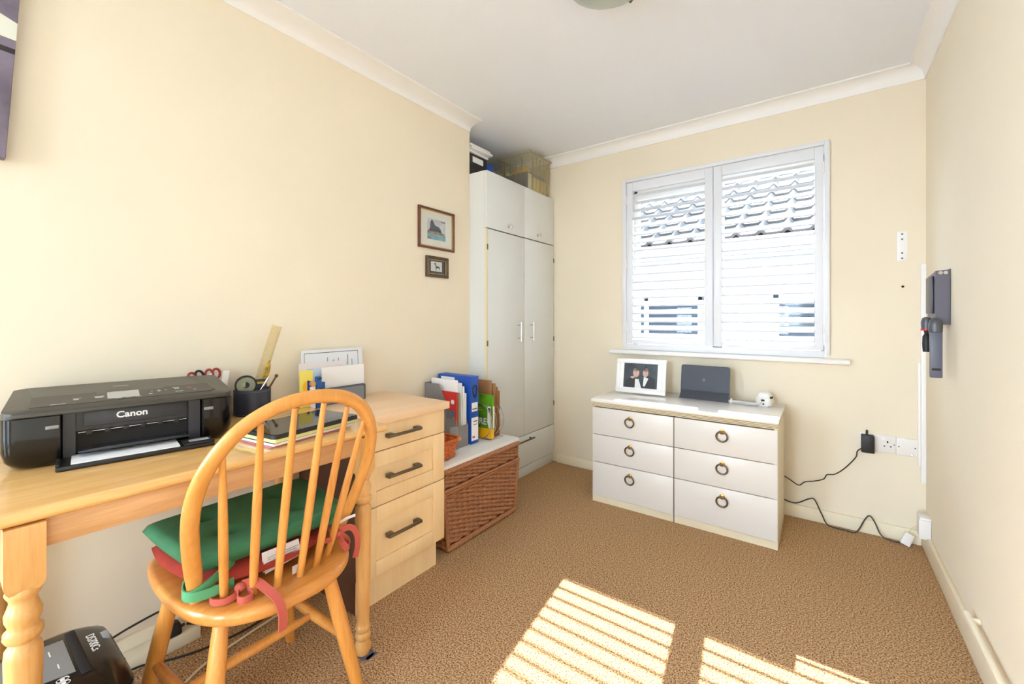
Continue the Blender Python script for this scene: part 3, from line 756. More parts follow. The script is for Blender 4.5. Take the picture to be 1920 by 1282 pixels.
# top board with rounded nose, from x=-1.862 to -1.232
nose = [(-1.862, ZD - .026), (-1.862, ZD), (-1.252, ZD)] + [(-1.252 + .017 * math.sin(R(a)), ZD - .013 + .013 * math.cos(R(a))) for a in (20, 45, 70, 90, 110, 135, 160)] + [(-1.252, ZD - .026)]
rings = []
for (yy, ins) in ((-.06, .004), (-.056, 0), (.946, 0), (.953, .003), (.957, .009)):
    rings.append([deskloc(x - (ins if x > -1.3 else 0), yy, min(max(z, ZD - .026 + ins * .8), ZD - ins * .8)) for (x, z) in nose])
b.loft(rings); b.build('desktop', M_desktop, t, angle=30)
for nm, bx in (('apron', (-1.272, -1.252, .122, .86)), ('apron', (-1.845, -1.825, .112, .86))):
    b = MB(); b.box(bx[0] + 1.262, bx[1] + 1.262, bx[2], bx[3], .685, ZD - .027, .001); b.build(nm, M_deskedge, t)
for yy in (.105, .865):
    b = MB(); b.box(-1.82 + 1.262, -1.285 + 1.262, yy - .01, yy + .01, .685, ZD - .027, .001); b.build('apron', M_deskedge, t)
prof = [(.0, .012), (.004, .021), (.02, .0265), (.034, .026), (.046, .022), (.052, .0205), (.058, .024), (.066, .0265), (.074, .024), (.079, .0215), (.086, .0245), (.093, .026), (.100, .0235), (.106, .021), (.2, .0225), (.40, .0255), (.485, .0268), (.500, .0255), (.508, .0195), (.512, .0190),
        (.516, .0245), (.524, .0280), (.534, .0275), (.540, .0215), (.545, .0215), (.556, .0255), (.568, .0265), (.580, .0225), (.590, .0195), (.597, .0205), (.602, .0235), (.608, .0258), (.614, .0245), (.618, .0225), (.622, .02)]
for (lx, ly) in ((-1.262, .110), (-1.262, .872), (-1.835, .110), (-1.835, .872)):
    b = MB(); c = deskloc(lx, ly, 0); b.lathe(prof, c, 28)
    hw = .0275; rings = []
    for (z, s_) in ((.612, .74), (.620, .90), (.630, 1.0), (ZD - .027, 1.0)):
        rings.append([c + Vector((hw * s_ * a, hw * s_ * d, z)) for (a, d) in ((1, 1), (-1, 1), (-1, -1), (1, -1))])
    b.loft(rings); b.build('leg', M_deskleg, t, angle=40)
b = MB(); b.lathe([(0, .026), (.002, .026)], (-1.248, .874, .0), 10); b.box(-1.236, -1.222, .862, .90, 0, .002)
o = b.build('felt_pad', mat('blue_grey_felt', (92, 92, 116), .9)); tag(o, 'scrap of blue grey felt under the right front desk leg', 'pad')

# ================================================================== drawer unit beside the desk
t = thing('drawer_unit', 'pale maple three-drawer unit beside the pine desk', 'drawer unit', (-1.41, .965, 0))
uw = .44
b = MB(); b.box(-.455, -.022, .0, .004, .125, .724); b.build('side_panel', M_brown, t, smooth=False)
b = MB(); b.box(-.455, -.022, .004, uw - .01, .125, .724); b.build('carcass', M_maple, t, smooth=False)
b = MB(); b.box(-.455, -.036, .0, uw - .018, 0, .125); b.box(-.455, -.0355, -.0012, 0, 0, .125, mi=1); b.build('plinth', [M_maple, M_brown], t, smooth=False)
b = MB(); b.box(-.455, .018, -.008, uw + .018, .7245, .757, .003); b.build('worktop', M_mapleh, t)
def shaker(z0, z1, flat, hz):
    b = MB(); y0, y1 = .002, uw
    if flat: b.box(-.022, 0, y0, y1, z0, z1, .0015)
    else:
        fr = .068
        b.box(-.022, -.008, y0, y1, z0, z1)
        for (a0, a1, c0, c1) in ((y0, y0 + fr, z0, z1), (y1 - fr, y1, z0, z1), (y0 + fr, y1 - fr, z0, z0 + .058), (y0 + fr, y1 - fr, z1 - .058, z1)): b.box(-.008, 0, a0, a1, c0, c1, .0012)
    d = b.build('drawer', M_maple, t)
    b = MB(); yc = .195; L = .085
    b.box(.022, .032, yc - L, yc + L, hz - .006, hz + .006, .002)
    for sgn in (-1, 1): b.box(0, .026, yc + sgn * (L - .014) - .014, yc + sgn * (L - .014) + .014, hz - .0085, hz + .0085, .003)
    b.build('handle', M_steel, d)
shaker(.618, .722, True, .672); shaker(.403, .614, False, .512); shaker(.128, .399, False, .275)

# ================================================================== wicker hamper with white board
M_weave = M_wick
t = thing('wicker_hamper', 'chestnut wicker hamper basket between the drawer unit and the wardrobe', 'hamper', (-1.47, 1.46, 0))
def weave_panel(p0, u, v, nrm, W, Hh, ns, nrw, amp=.0075, taper=0., res=4):
    p0 = Vector(p0); u = Vector(u); v = Vector(v); nrm = Vector(nrm)
    def fn(a, c):
        r_ = c * nrw; row = int(min(r_, nrw - 1e-6)); fr = r_ - row
        st = a * ns
        off = math.cos(PI * st + PI * (row % 2)) 
        jit = .35 * math.sin(row * 12.9898 + 4.1 * int(st))
        hgt = amp * (.9 * off + .2 * jit) * math.sqrt(max(0, math.sin(PI * fr))) - amp * .9 * (1 - math.sqrt(max(0, math.sin(PI * fr))))
        wv = .30 * Hh / nrw * math.sin(PI * st + PI * (row % 2))
        ww = W * (1 - taper * (1 - c)); x = (a - .5) * ww + W / 2
        return p0 + u * x + v * (c * Hh + wv * (1 if 0 < c < 1 else 0)) + nrm * hgt
    b = MB(); b.grid(fn, ns * 8, nrw * res); return b
hw_, hd, hh = .62, .37, .405
lz = .300
for nm, z0, z1, rows_, st in (('body_weave', .03, lz, 24, 15), ('lid_weave', lz + .012, hh - .016, 8, 15)):
    tp = .11 if nm == 'body_weave' else .0
    b = weave_panel((0, 0, z0), (0, 1, 0), (0, 0, 1), (1, 0, 0), hw_, z1 - z0, st, rows_, taper=tp * (1 if nm == 'body_weave' else 0)); b.build(nm, M_weave, t, keepn=True)
    b = weave_panel((-hd, 0.004, z0), (1, 0, 0), (0, 0, 1), (0, -1, 0), hd, z1 - z0, 9, rows_); b.build(nm, M_weave, t)
    b = weave_panel((0, hw_ - .004, z0), (-1, 0, 0), (0, 0, 1), (0, 1, 0), hd, z1 - z0, 9, rows_)
    if nm == 'body_weave':
        for v_ in b.bm.verts: v_.co.y -= .034 * (1 - (v_.co.z - z0) / (z1 - z0))
    b.build(nm, M_weave, t)
b = MB(); b.box(-hd + .01, -.012, .04, hw_ - .05, .012, hh - .02); b.build('lining', mat('dark_wicker_inside', (74, 44, 28), .8), t, smooth=False)
def wrapped(pts, r, nm, closed=False):
    b = MB(); P = crom(pts, 10); rr = [r * (1 + .10 * (k % 2)) for k in range(len(P))]
    b.sweep(P, rr, n=10); b.build(nm, M_weave, t, angle=20)
def loop(z, y0, y1, ex=0.): return [(-hd, y0, z), (-.03, y0 - ex, z), (-.004, y0 + .004 - ex, z), (.003 + ex, y0 + .03, z), (.003 + ex, (y0 + y1) / 2, z), (.003 + ex, y1 - .03, z), (-.004, y1 - .004 + ex, z), (-.03, y1 + ex, z), (-hd, y1, z)]
wrapped(loop(hh - .010, 0.0, hw_), .0125, 'lid_rim'); wrapped(loop(.016, .034, hw_ - .034), .013, 'base_rim')
wrapped(loop(lz + .004, 0, hw_, .003), .008, 'lid_edge_braid'); wrapped(loop(lz - .010, 0.0, hw_ - .002, .001), .007, 'body_edge_braid')
for (y0, y1) in ((.034, .0), (hw_ - .034, hw_)):
    b = MB(); P = crom([(-.002, y0, .02), (-.002, y0 * .5 + y1 * .5, .16), (-.002, y1, .30)], 14); b.sweep(P, [.011 * (1 + .1 * (k % 2)) for k in range(len(P))], n=10); b.build('corner_post', M_weave, t, angle=20)
b = MB(); b.box(-.375, -.004, -.012, .63, 0, .018, .002); o = b.build('lid_board', M_board, loc=(-1.462, 1.46, .408)); tag(o, 'white laminate board lying on the wicker hamper', 'board')
ZB = .426

# ---- things on the board
t = thing('box_file', 'blue box file standing on the white board of the hamper', 'box file', (-1.600, 1.803, ZB))
b = MB(); b.box(-.262, 0, 0, .068, 0, .385, .004); b.build('case', M_blue, t)
b = MB(); b.lathe([(0, .0), (.001, .022)], (0, 0, 0), 8) if False else None
b.sweep([(.001, .034 + .017 * math.sin(2 * PI * k / 20) * (1 + .25 * math.cos(2 * PI * k / 20)), .30 + .034 * math.cos(2 * PI * k / 20)) for k in range(20)], .004, n=8, closed=True); b.build('finger_ring', M_blackm, t)
b = MB(); b.box(0, .0008, .008, .058, .185, .235); b.build('spine_label', M_paper, t, smooth=False)
b = MB(); b.box(0, .0008, .006, .062, .02, .15); b.build('spine_label', M_paper, t, smooth=False)
b = MB(); b.box(.0008, .0012, .012, .054, .196, .202); b.box(.0008, .0012, .022, .055, .125, .131); b.box(.0008, .0012, .022, .05, .108, .112); b.build('label_print', M_greyd, t, smooth=False)
b = MB(); b.box(.0008, .0012, .014, .034, .035, .045); b.build('label_print', mat('red_print', (196, 60, 60), .6), t, smooth=False)
b = MB(); b.box(-.235, -.125, -.0008, 0, .325, .372); b.build('side_label', M_paper, t, smooth=False)
b = MB(); b.box(-.23, -.15, -.0012, -.0008, .345, .349); b.build('label_print', M_grey, t, smooth=False)

t = thing('magazine_file', 'grey magazine file stuffed with papers in front of the blue box file', 'magazine file', (-1.61, 1.697, ZB))
poly = [(-.25, 0), (0, 0), (0, .12), (-.14, .345), (-.25, .345)]
b = MB()
b.prism(poly, 0, .003, 'xz'); b.prism(poly, .093, .096, 'xz'); b.box(-.25, -.247, .003, .093, 0, .345); b.box(-.003, 0, .003, .093, 0, .12); b.box(-.247, -.003, .003, .093, 0, .003)
b.build('case', mat('grey_translucent_plastic', (124, 122, 124), .4), t)
def leaf(label, name, y0, th, x0, x1, z1, m, extra=None, cat='magazine', lean=0):
    tt = thing(name, label, cat, (-1.61, 1.697 + y0, ZB + .0035), 0, 'papers in the grey magazine file')
    M_ = Matrix.Rotation(R(lean), 4, 'Y')
    b = MB(); b.box(x0, x1, 0, th, 0, z1, .0006, M=M_); b.build('cover', m, tt, smooth=False)
    if extra: extra(tt, M_)
def redmag(tt, M_):
    for (a, c, z0, z1, m) in ((-.20, -.02, .10, .17, mat('magazine_photo', (150, 160, 170), .4, var=(30, .4))), (-.20, -.02, .175, .20, mat('magazine_blue_band', (70, 120, 170), .4))):
        b = MB(); b.box(a, c, -.0006, 0, z0, z1, M=M_); b.build('cover_band', m, tt, smooth=False)
    b = MB(); b.box(-.185, -.11, -.0006, 0, .272, .282, M=M_); b.box(-.185, -.14, -.0006, 0, .255, .261, M=M_); b.build('cover_print', M_letterw, tt, smooth=False)
    b = MB(); b.lathe([(-.0006, .013), (0, .013)], (-.035, 0, .25), 18, axis='y', M=None); b.build('cover_badge', M_letterw, tt, smooth=False)
leaf('red covered magazine nearest the near side of the grey file', 'magazine', .006, .010, -.21, -.008, .305, mat('red_magazine', (196, 44, 48), .35), redmag)
leaf('buff card folder beside the red magazine in the grey file', 'magazine', .020, .010, -.20, -.004, .300, mat('buff_card', (150, 132, 92), .6))
for k, (z1, x1) in enumerate(((.365, -.03), (.35, -.012), (.33, -.008), (.29, -.006))):
    leaf(['tallest white papers at the back of the grey file', 'second tallest white papers in the grey file', 'third white papers in the grey file behind the buff card', 'lowest white papers jutting toward the blue box file'][k],
         'paper_sheaf', .036 + .014 * k, .009, -.235 + .01 * k, x1, z1, [M_paper, mat('bluish_paper', (216, 222, 230), .7), M_paper, M_paper][k], cat='papers')
# clear acrylic leaflet holder beside it
t = thing('leaflet_holder', 'clear acrylic leaflet holder behind the small wicker basket', 'holder', (-1.60, 1.636, ZB))
b = MB(); b.box(-.09, -.087, 0, .06, 0, .20); b.box(-.003, 0, 0, .06, 0, .13); b.box(-.087, -.003, 0, .003, 0, .16); b.box(-.087, -.003, .057, .06, 0, .16); b.box(-.087, -.003, .003, .057, 0, .003); b.build('holder', M_smoke, t)

# small orange wicker basket
t = thing('small_wicker_basket', 'small orange wicker basket at the near end of the white board', 'basket', (-1.575, 1.528, ZB + .0045))
def bring(z, hx, hy, r=.03, n=6):
    pts = []
    for (cx, cy, a0) in ((hx - r, hy - r, 0), (-hx + r, hy - r, 90), (-hx + r, -hy + r, 180), (hx - r, -hy + r, 270)):
        for k in range(n): a = R(a0 + 90 * k / (n - 1)); pts.append(Vector((cx + r * math.cos(a), cy + r * math.sin(a), z)))
    return pts
def perim(z, hx, hy, N):
    P = bring(z, hx, hy, .03, 10); P.append(P[0]); L = [0]
    for a, c in zip(P[:-1], P[1:]): L.append(L[-1] + (c - a).length)
    out = []; k = 0
    for i in range(N):
        s_ = L[-1] * i / N
        while L[k + 1] < s_: k += 1
        f = (s_ - L[k]) / max(1e-9, L[k + 1] - L[k]); out.append(P[k].lerp(P[k + 1], f))
    return out
ht = .088; nrow = 7; NP = 120
rings = []
for j in range(nrow * 4 + 1):
    c = j / (nrow * 4); row = min(int(c * nrow), nrow - 1); fr = c * nrow - row
    base = perim(c * ht, .050 + .018 * c, .075 + .025 * c, NP); cen = Vector((0, 0, c * ht)); ring = []
    for i, p in enumerate(base):
        st = i / NP * 20
        d = (p - cen).normalized(); amp = .0045
        ring.append(p + d * amp * (math.cos(PI * st + PI * row) * math.sin(PI * fr) - .6 * (1 - math.sin(PI * fr))) + Vector((0, 0, .004 * math.sin(PI * st))))
    rings.append(ring)
inner = [[Vector((p.x * .90, p.y * .92, p.z)) for p in perim(ht * c, .050 + .018 * c, .075 + .025 * c, NP)] for c in (1., .06)]
b = MB(); b.loft(rings + inner); b.build('weave', M_wick2, t, angle=60)
b = MB(); P = perim(ht + .003, .069, .101, 90); b.sweep(P, [.0075 * (1 + .12 * (k % 3 == 0)) for k in range(90)], n=8, closed=True); b.build('rim', M_wick2, t, angle=60)
b = MB(); P = perim(.008, .053, .078, 80); b.sweep(P, .006, n=8, closed=True); b.build('foot_rim', M_wick2, t)
b = MB()
for yy in (-.07, .07):
    for k in range(3): b.sweep([(.069 + .0085 * math.cos(a), yy + k * .007, ht + .003 + .0085 * math.sin(a)) for a in [2 * PI * q_ / 12 for q_ in range(12)]], .0022, n=6, closed=True)
b.build('binding', mat('pale_cane', (214, 160, 104), .5), t)

# wire letter rack with envelopes and a green pouch
t = thing('wire_letter_rack', 'chrome wire letter rack of round loops on the white board', 'letter rack', (-1.64, 1.985, ZB))
b = MB(); b.sweep([(-.07, -.055, .004), (.085, -.055, .004), (.085, .06, .004), (-.07, .06, .004)], .0025, n=8, closed=True); b.build('base_wire', M_chrome, t)
for yy in (-.055, -.012, .03, .06):
    b = MB(); b.sweep([(.005 + .085 * math.sin(a) , yy, .105 - .10 * math.cos(a)) for a in [2 * PI * k / 40 for k in range(40)]], .0026, n=8, closed=True); b.build('wire_loop', M_chrome, t)
M_kraft = mat('brown_kraft_paper', (156, 112, 74), .7, var=(20, .08))
for k, (y0, x1, z1) in enumerate(((.002, .040, .335), (.022, .054, .315), (.037, .060, .295), (.050, .064, .27))):
    b = MB(); b.box(-.12, x1, 0, .005, 0, z1, .001); o = b.build('brown_envelope', M_kraft, loc=(-1.64, 1.985 + y0, ZB + .007))
    tag(o, ['tallest brown envelope behind the green pouch in the wire rack', 'second brown envelope from the green pouch in the wire rack', 'third brown envelope from the green pouch in the wire rack', 'brown envelope furthest from the green pouch in the wire rack'][k], 'envelope', 'brown envelopes in the wire rack')
t = thing('snack_pouch', 'green and yellow foil pouch with white letters in the wire rack', 'pouch', (-1.64, 1.985, ZB + .007), 0)
M_pg = mat('green_foil_pouch', (92, 150, 30), .3, var=(11, .45)); M_py = mat('yellow_foil', (236, 176, 24), .3)
def pouch(z0, z1, mi, b):
    rings = []
    for k in range(5):
        z = z0 + (z1 - z0) * k / 4; f = z / .255; th_ = .030 * (1 - f) ** .6 + .003
        rings.append([Vector((-.10, -.030 - th_ * .5, z)), Vector((.02, -.032 - th_ * .62, z)), Vector((.076, -.030 - th_ * .45, z)), Vector((.080, -.022, z)), Vector((.076, -.018 + th_ * .0, z)), Vector((-.10, -.018, z))])
    b.loft(rings, mi=mi)
b = MB(); pouch(.060, .255, 0, b); b.build('pouch_body', M_pg, t, angle=25)
b = MB(); pouch(.0, .060, 0, b); b.build('yellow_base', M_py, t, angle=25)
b = MB(); b.box(.0785, .0815, -.030, -.019, .062, .19); b.build('info_strip', M_paper, t, smooth=False)
b = MB(); b.prism([(.046, .062), (.074, .062), (.074, .19), (.050, .19)], -.0455, -.0452, 'xz', M=Matrix.Translation((0, .0006, 0))); b.build('info_strip', M_paper, t, smooth=False)
b = MB()
for k in range(9): b.box(.055 + k * .002, .056 + k * .002, -.0463, -.0457, .155, .182)
b.build('bar_marks', M_dark, t, smooth=False)
lettering('lettering', 'URE', .052, M_letterw, t, frame((.000, -.0520, .098), (1, .02, 0), (0, .05, 1), (0, -1, 0)), fat=.0006)
b = MB()
for a in (15, 40, 75, 110, 150): b.sweep([(-.06, -.046, .155), (-.06 + .07 * math.cos(R(a)), -.0435, .155 + .035 * math.sin(R(a)))], [.004, .001], .001, normal=(0, 1, 0), n=6)
b.build('flower_print', mat('yellow_print', (238, 200, 40), .4), t)

# ================================================================== windsor chair
t = thing('windsor_chair', 'orange beech spindle-back chair pulled up to the pine desk', 'chair', (-1.32, .574, 0))
outl = [(.240, 0), (.236, -.06), (.216, -.115), (.180, -.163), (.125, -.196), (.055, -.215), (-.06, -.224), (-.17, -.218), (-.25, -.200), (-.285, -.16), (-.300, -.08), (-.303, 0)]
full = outl + [(x, -y) for (x, y) in reversed(outl[1:-1])]
seat2 = [(p.x, p.y) for p in crom([(x, y, 0) for (x, y) in full], 4, closed=True)]
cs = (-.03, 0)
def sring(z, k, off=0.): return [Vector((cs[0] + (x - cs[0]) * k, cs[1] + (y - cs[1]) * k, z)) for (x, y) in seat2]
b = MB(); b.loft([sring(.404, .955), sring(.408, .98), sring(.416, .996), sring(.426, 1.0), sring(.434, .994), sring(.439, .975), sring(.441, .94), sring(.440, .80), sring(.434, .6), sring(.431, .3), sring(.430, .05)]); b.build('seat', M_seat, t, angle=50)
TL = R(22); HB = Vector((.067, .003, .436))
def hp(lat, up): return HB + Vector((up * math.sin(TL), lat, up * math.cos(TL)))
half = [(.182, -.012), (.192, .04), (.203, .10), (.216, .17), (.227, .25), (.228, .32), (.216, .385), (.190, .442), (.148, .494), (.092, .528), (.03, .542)]
hoop = crom([hp(a, u) for (a, u) in half] + [hp(-a, u) for (a, u) in reversed(half)], 7)
nrm = Vector((math.cos(TL), 0, -math.sin(TL)))
N_ = len(hoop); rx = []; ry = []
for i in range(N_):
    e = min(i, N_ - 1 - i) / N_; k = min(1, e / .10); rx.append(.0135 + .0055 * k); ry.append(.0115 + .0015 * k)
b = MB(); b.sweep(hoop, rx, ry, normal=nrm, n=16); b.build('back_hoop', wood('orange_beech_hoop', (224, 160, 84), (206, 138, 62), 'z', .26, 6, coat=.3), t, angle=60)
bases = [(.117, -.140), (.150, -.088), (.167, -.036), (.170, .022), (.157, .075), (.132, .124)]
tops = [(-.186, .425), (-.115, .493), (-.040, .521), (.036, .521), (.110, .496), (.178, .438)]
for (bx, by), (la, up) in zip(bases, tops):
    p0 = Vector((bx, by, .432)); p1 = hp(la, up); P = [p0.lerp(p1, k / 10) for k in range(11)]
    b = MB(); b.sweep(P, [.0085 + .0030 * math.sin(PI * min(1, (k / 10) * 1.0 + .05)) - .0015 * (k / 10) for k in range(11)], n=12); b.build('spindle', M_chair, t)
legs = {'rl': ((.13, -.15), (.20, -.215)), 'rr': ((.13, .120), (.185, .198)), 'fl': ((-.14, -.165), (-.205, -.235)), 'fr': ((-.14, .12), (-.205, .185))}
def legp(k, z): (a, c), (d, e) = legs[k]; f = (.412 - z) / .412; return Vector((a + (d - a) * f, c + (e - c) * f, z))
for k in legs:
    P = [legp(k, .412 - .412 * i / 12) for i in range(13)]
    rr = [.0155, .0175, .019, .020, .0208, .0212, .0212, .0208, .020, .019, .018, .0168, .0155]
    b = MB(); b.sweep(P, rr, n=16); b.build('leg', M_chair, t)
def stretch(p0, p1, r0=.0095, r1=.0165):
    P = [p0.lerp(p1, k / 12) for k in range(13)]
    b = MB(); b.sweep(P, [r0 + (r1 - r0) * math.sin(PI * k / 12) ** .8 for k in range(13)], n=14); b.build('stretcher', M_chair, t)
zl = .185
stretch(legp('rl', zl), legp('fl', zl)); stretch(legp('rr', zl), legp('fr', zl))
stretch(legp('rl', zl).lerp(legp('fl', zl), .5), legp('rr', zl).lerp(legp('fr', zl), .5), .009, .0145)

# cushions on the chair
def cushion(name, label, corners, z0, thick, m, tufts, bulge=0., dip=0., n=34, edge=3.2, pw=.42):
    c = [Vector((x, y, 0)) for (x, y) in corners]       # FL, RL, RR, FR
    t = thing(name, label, 'cushion', (-1.32, .574, 0))
    def P(u, v, top):
        p = (c[0] * (1 - u) + c[1] * u) * (1 - v) + (c[3] * (1 - u) + c[2] * u) * v
        U, V = 2 * u - 1, 2 * v - 1
        p = p + Vector((bulge * (1 - V * V) * (U ** 3 if U > 0 else U ** 3 * .3), bulge * .4 * (1 - U * U) * V, 0))
        prof_ = ((1 - abs(U) ** edge) * (1 - abs(V) ** edge)); prof_ = max(0, prof_) ** pw
        h = thick * .5 * prof_
        for (a, d) in tufts:
            q = ((u - a) ** 2 + (v - d) ** 2); h -= thick * .42 * math.exp(-q / .004)
        zz = z0 + thick * .5 + (h if top else -thick * .5 * prof_ * .95) + dip * (1 - U * U) * .5
        return Vector((p.x, p.y, zz))
    b = MB(); b.grid(lambda u, v: P(u, v, True), n, n); b.grid(lambda u, v: P(u, v, False), n, n)
    bmesh.ops.remove_doubles(b.bm, verts=b.bm.verts, dist=.0004)
    b.build('pad', m, t, angle=60)
    return t, P
rt, RP = cushion('red_cushion', 'brick red seat cushion underneath the green one on the chair', [(-.262, -.190), (.070, -.165), (.070, .160), (-.262, .180)], .442, .056, M_red, [(.3, .3), (.3, .7)], bulge=.055, edge=2.6)
gt, GP = cushion('green_cushion', 'tufted green seat cushion lying on top of the red one', [(-.268, -.210), (.074, -.186), (.084, .222), (-.272, .262)], .4985, .050, M_green, [(.30, .28), (.30, .72), (.70, .28), (.70, .72)], bulge=.014, edge=14, pw=.30, n=44)
for (u, v) in ((.30, .28), (.30, .72), (.70, .28), (.70, .72)):
    b = MB(); p = GP(u, v, True); b.ball((p.x, p.y, p.z + .001), .009, .009, .0035, n=14, m=8); b.build('button', M_green, gt)
def ribbon(parent, pts, m, wdt=.011, th=.0016, nm='tie', normal=(0, 0, 1), n=6):
    b = MB(); b.sweep(crom(pts, n), th, wdt, normal=normal, rect=True); b.build(nm, m, parent)
ribbon(gt, [(.070, -.10, .506), (.098, -.150, .494), (.106, -.190, .480), (.098, -.210, .476), (.078, -.214, .478), (.060, -.206, .484), (.052, -.190, .492)], M_greenl, .012)
ribbon(gt, [(.118, -.118, .474), (.116, -.165, .472), (.108, -.200, .474), (.094, -.213, .476)], M_greenl, .012)
ribbon(gt, [(.078, .15, .512), (.090, .182, .510), (.100, .205, .520), (.085, .214, .53), (.066, .205, .53)], M_greenl, .010)
def knot(parent, c, m, s_=1.):
    b = MB(); b.ball(c, .014 * s_, .014 * s_, .012 * s_, n=12, m=8); b.build('knot', m, parent)
# red bows
bx, by = .120, -.139
ribbon(rt, [(.085, -.13, .462), (.100, -.162, .456), (.125, -.168, .452), (.146, -.150, .452), (.148, -.122, .456), (.132, -.104, .462)], M_redl, .008)
knot(rt, (.140, -.112, .466), M_redl)
ribbon(rt, [(.140, -.112, .466), (.158, -.125, .450), (.176, -.118, .448), (.176, -.098, .450), (.150, -.100, .458)], M_redl, .010)
ribbon(rt, [(.140, -.108, .470), (.160, -.086, .474), (.195, -.074, .462), (.232, -.066, .448), (.252, -.063, .420), (.252, -.062, .376)], M_redl, .0022, .010, normal=(1, 0, .4))
bx, by = .134, .126
ribbon(rt, [(.100, .122, .492), (.118, .104, .492), (.144, .108, .490), (.152, .128, .490), (.138, .146, .492), (.112, .142, .494)], M_redl, .007)
knot(rt, (.142, .152, .492), M_redl, .9)
ribbon(rt, [(.142, .152, .492), (.160, .156, .470), (.166, .166, .452), (.158, .180, .452), (.146, .176, .470), (.142, .156, .490)], M_redl, .009)
ribbon(rt, [(.142, .152, .496), (.146, .186, .500), (.152, .206, .480), (.154, .212, .440), (.150, .206, .400)], M_redl, .0022, .009, normal=(1, 0, .2))
b = MB(); b.sweep([(.13, .150, .512), (.128, .190, .520), (.126, .222, .518)], .0012, .004, normal=(0, 0, 1), rect=True); b.build('white_tape', M_paper, gt)
# care labels at the back
b = MB(); b.face([(.102, -.045, .508), (.102, .054, .506), (.112, .057, .464), (.114, -.042, .454)]); b.face([(.1005, -.045, .508), (.1025, -.042, .454), (.1105, .057, .464), (.1005, .054, .506)])
b.build('care_label', M_paper, gt, smooth=False)
b = MB()
for k in range(5): b.face([(.1128, .010, .470 + .006 * k), (.1128, .048 - .004 * (k % 2), .470 + .006 * k), (.1123, .048 - .004 * (k % 2), .4716 + .006 * k), (.1123, .010, .4716 + .006 * k)])
for k in range(5): b.face([(.1138, -.036, .470 + .006 * k), (.1138, -.012 - .004 * (k % 2), .470 + .006 * k), (.1133, -.012 - .004 * (k % 2), .4712 + .006 * k), (.1133, -.036, .4712 + .006 * k)])
b.build('label_print', M_grey, gt, smooth=False, keepn=True)
b = MB(); b.box(.150, .151, .012, .032, .440, .462, M=None); b.build('small_tag', M_paper, rt, smooth=False)

# ================================================================== inkjet printer on the desk
t = thing('inkjet_printer', 'black multifunction inkjet printer with open paper tray on the desk', 'printer', (-1.562, .108, ZD), math.atan2(.988, .156))
def arc(cx, cy, r, a0, a1, n=6): return [(cx + r * math.cos(R(a0 + (a1 - a0) * k / (n - 1))), cy + r * math.sin(R(a0 + (a1 - a0) * k / (n - 1)))) for k in range(n)]
def pbody(i, notch=True):
    x0, x1, y0, y1, r = -.012 + i, .462 - i, 0 + i, .288 - i, .03
    pts = arc(x0 + r, y0 + r, r, 180, 270) 
    if notch: pts += [(.088, y0), (.092, .045), (.381, .045), (.385, y0)]
    pts += arc(x1 - r, y0 + r, r, 270, 360) + arc(x1 - r, y1 - r, r, 0, 90) + arc(x0 + r, y1 - r, r, 90, 180)
    return pts
b = MB(); b.loft([[(x, y, z) for (x, y) in pbody(i)] for (z, i) in ((.002, .026), (.008, .016), (.022, .006), (.045, .001), (.08, 0), (.128, 0))]); b.build('body', M_black, t, angle=35)
def lz_(y): return .1455 + (.0200 * min(y, .092) / .092 if y < .092 else .0200 + .0075 * (y - .092) / .196)
def lidring(zoff, i, xi=0., yi=0., flat=None):
    out = []
    for (x, y) in pbody(0, False):
        Y = min(max(y, i + yi), .288 - i - yi * .8); f = Y / .288; X = min(max(x, -.012 + i + (xi and .062 - .036 * f)), .462 - i - (xi and .040 + .046 * f))
        out.append((X, Y, flat if flat is not None else lz_(Y) + zoff))
    return out
def lidtop(e):
    xs = [.028, .45 - .045]; return [(xs[0], .018, lz_(.018) + e), (xs[1], .018, lz_(.018) + e), (xs[1], .092, lz_(.092) + e), (xs[1] - .015, .270, lz_(.27) + e), (xs[0] + .012, .270, lz_(.27) + e), (xs[0], .092, lz_(.092) + e)]
b = MB(); b.loft([lidring(0, .003, flat=.129), lidring(0, 0, flat=.132), lidring(0, 0, flat=.139), lidring(-.003, .003), lidring(0, 0, .030, .014)], cap=True); b.build('scanner_lid', M_lid, t, angle=24)
def onlid(x, y, e=.0006): return Vector((x, y, lz_(y) + e))
def lidquad(b, x0, x1, y0, y1, e=.0006, mi=0): b.face([onlid(x0, y0, e), onlid(x1, y0, e), onlid(x1, y1, e), onlid(x0, y1, e)], mi)
b = MB()
P0 = [onlid(x, y, e) for e in (.0, .0015) for (x, y) in ((.035, .021), (.405, .021), (.418, .032), (.405, .092), (.30, .092), (.30, .080), (.155, .080), (.155, .092), (.035, .092))]
b.loft([P0[:9], P0[9:]]); b.build('control_panel', mat('dark_grey_control_panel', (52, 48, 44), .35), t, angle=30)
b = MB(); lidquad(b, .176, .242, .030, .082, .0024); b.build('screen', mat('pale_grey_screen', (168, 166, 162), .2), t, smooth=False, keepn=True)
b = MB()
for (x, y, w_, d_) in ((.110, .052, .016, .003), (.111, .044, .010, .006), (.150, .054, .020, .003), (.152, .045, .016, .006), (.268, .056, .004, .003), (.284, .062, .004, .003), (.284, .050, .004, .003), (.300, .056, .004, .003), (.281, .055, .010, .004), (.262, .036, .008, .005), (.318, .070, .016, .004), (.322, .060, .012, .006), (.322, .036, .018, .004), (.366, .040, .006, .004), (.190, .026, .014, .002), (.212, .026, .014, .002), (.232, .026, .014, .002), (.070, .024, .028, .0025)):
    lidquad(b, x, x + w_, y, y + d_, .0026)
b.build('key_symbols', mat('pale_key_print', (206, 204, 196), .5), t, smooth=False, keepn=True)
b = MB(); lidquad(b, .353, .363, .058, .066, .0026); b.build('stop_key', mat('orange_red_key', (206, 84, 60), .5), t, smooth=False, keepn=True)
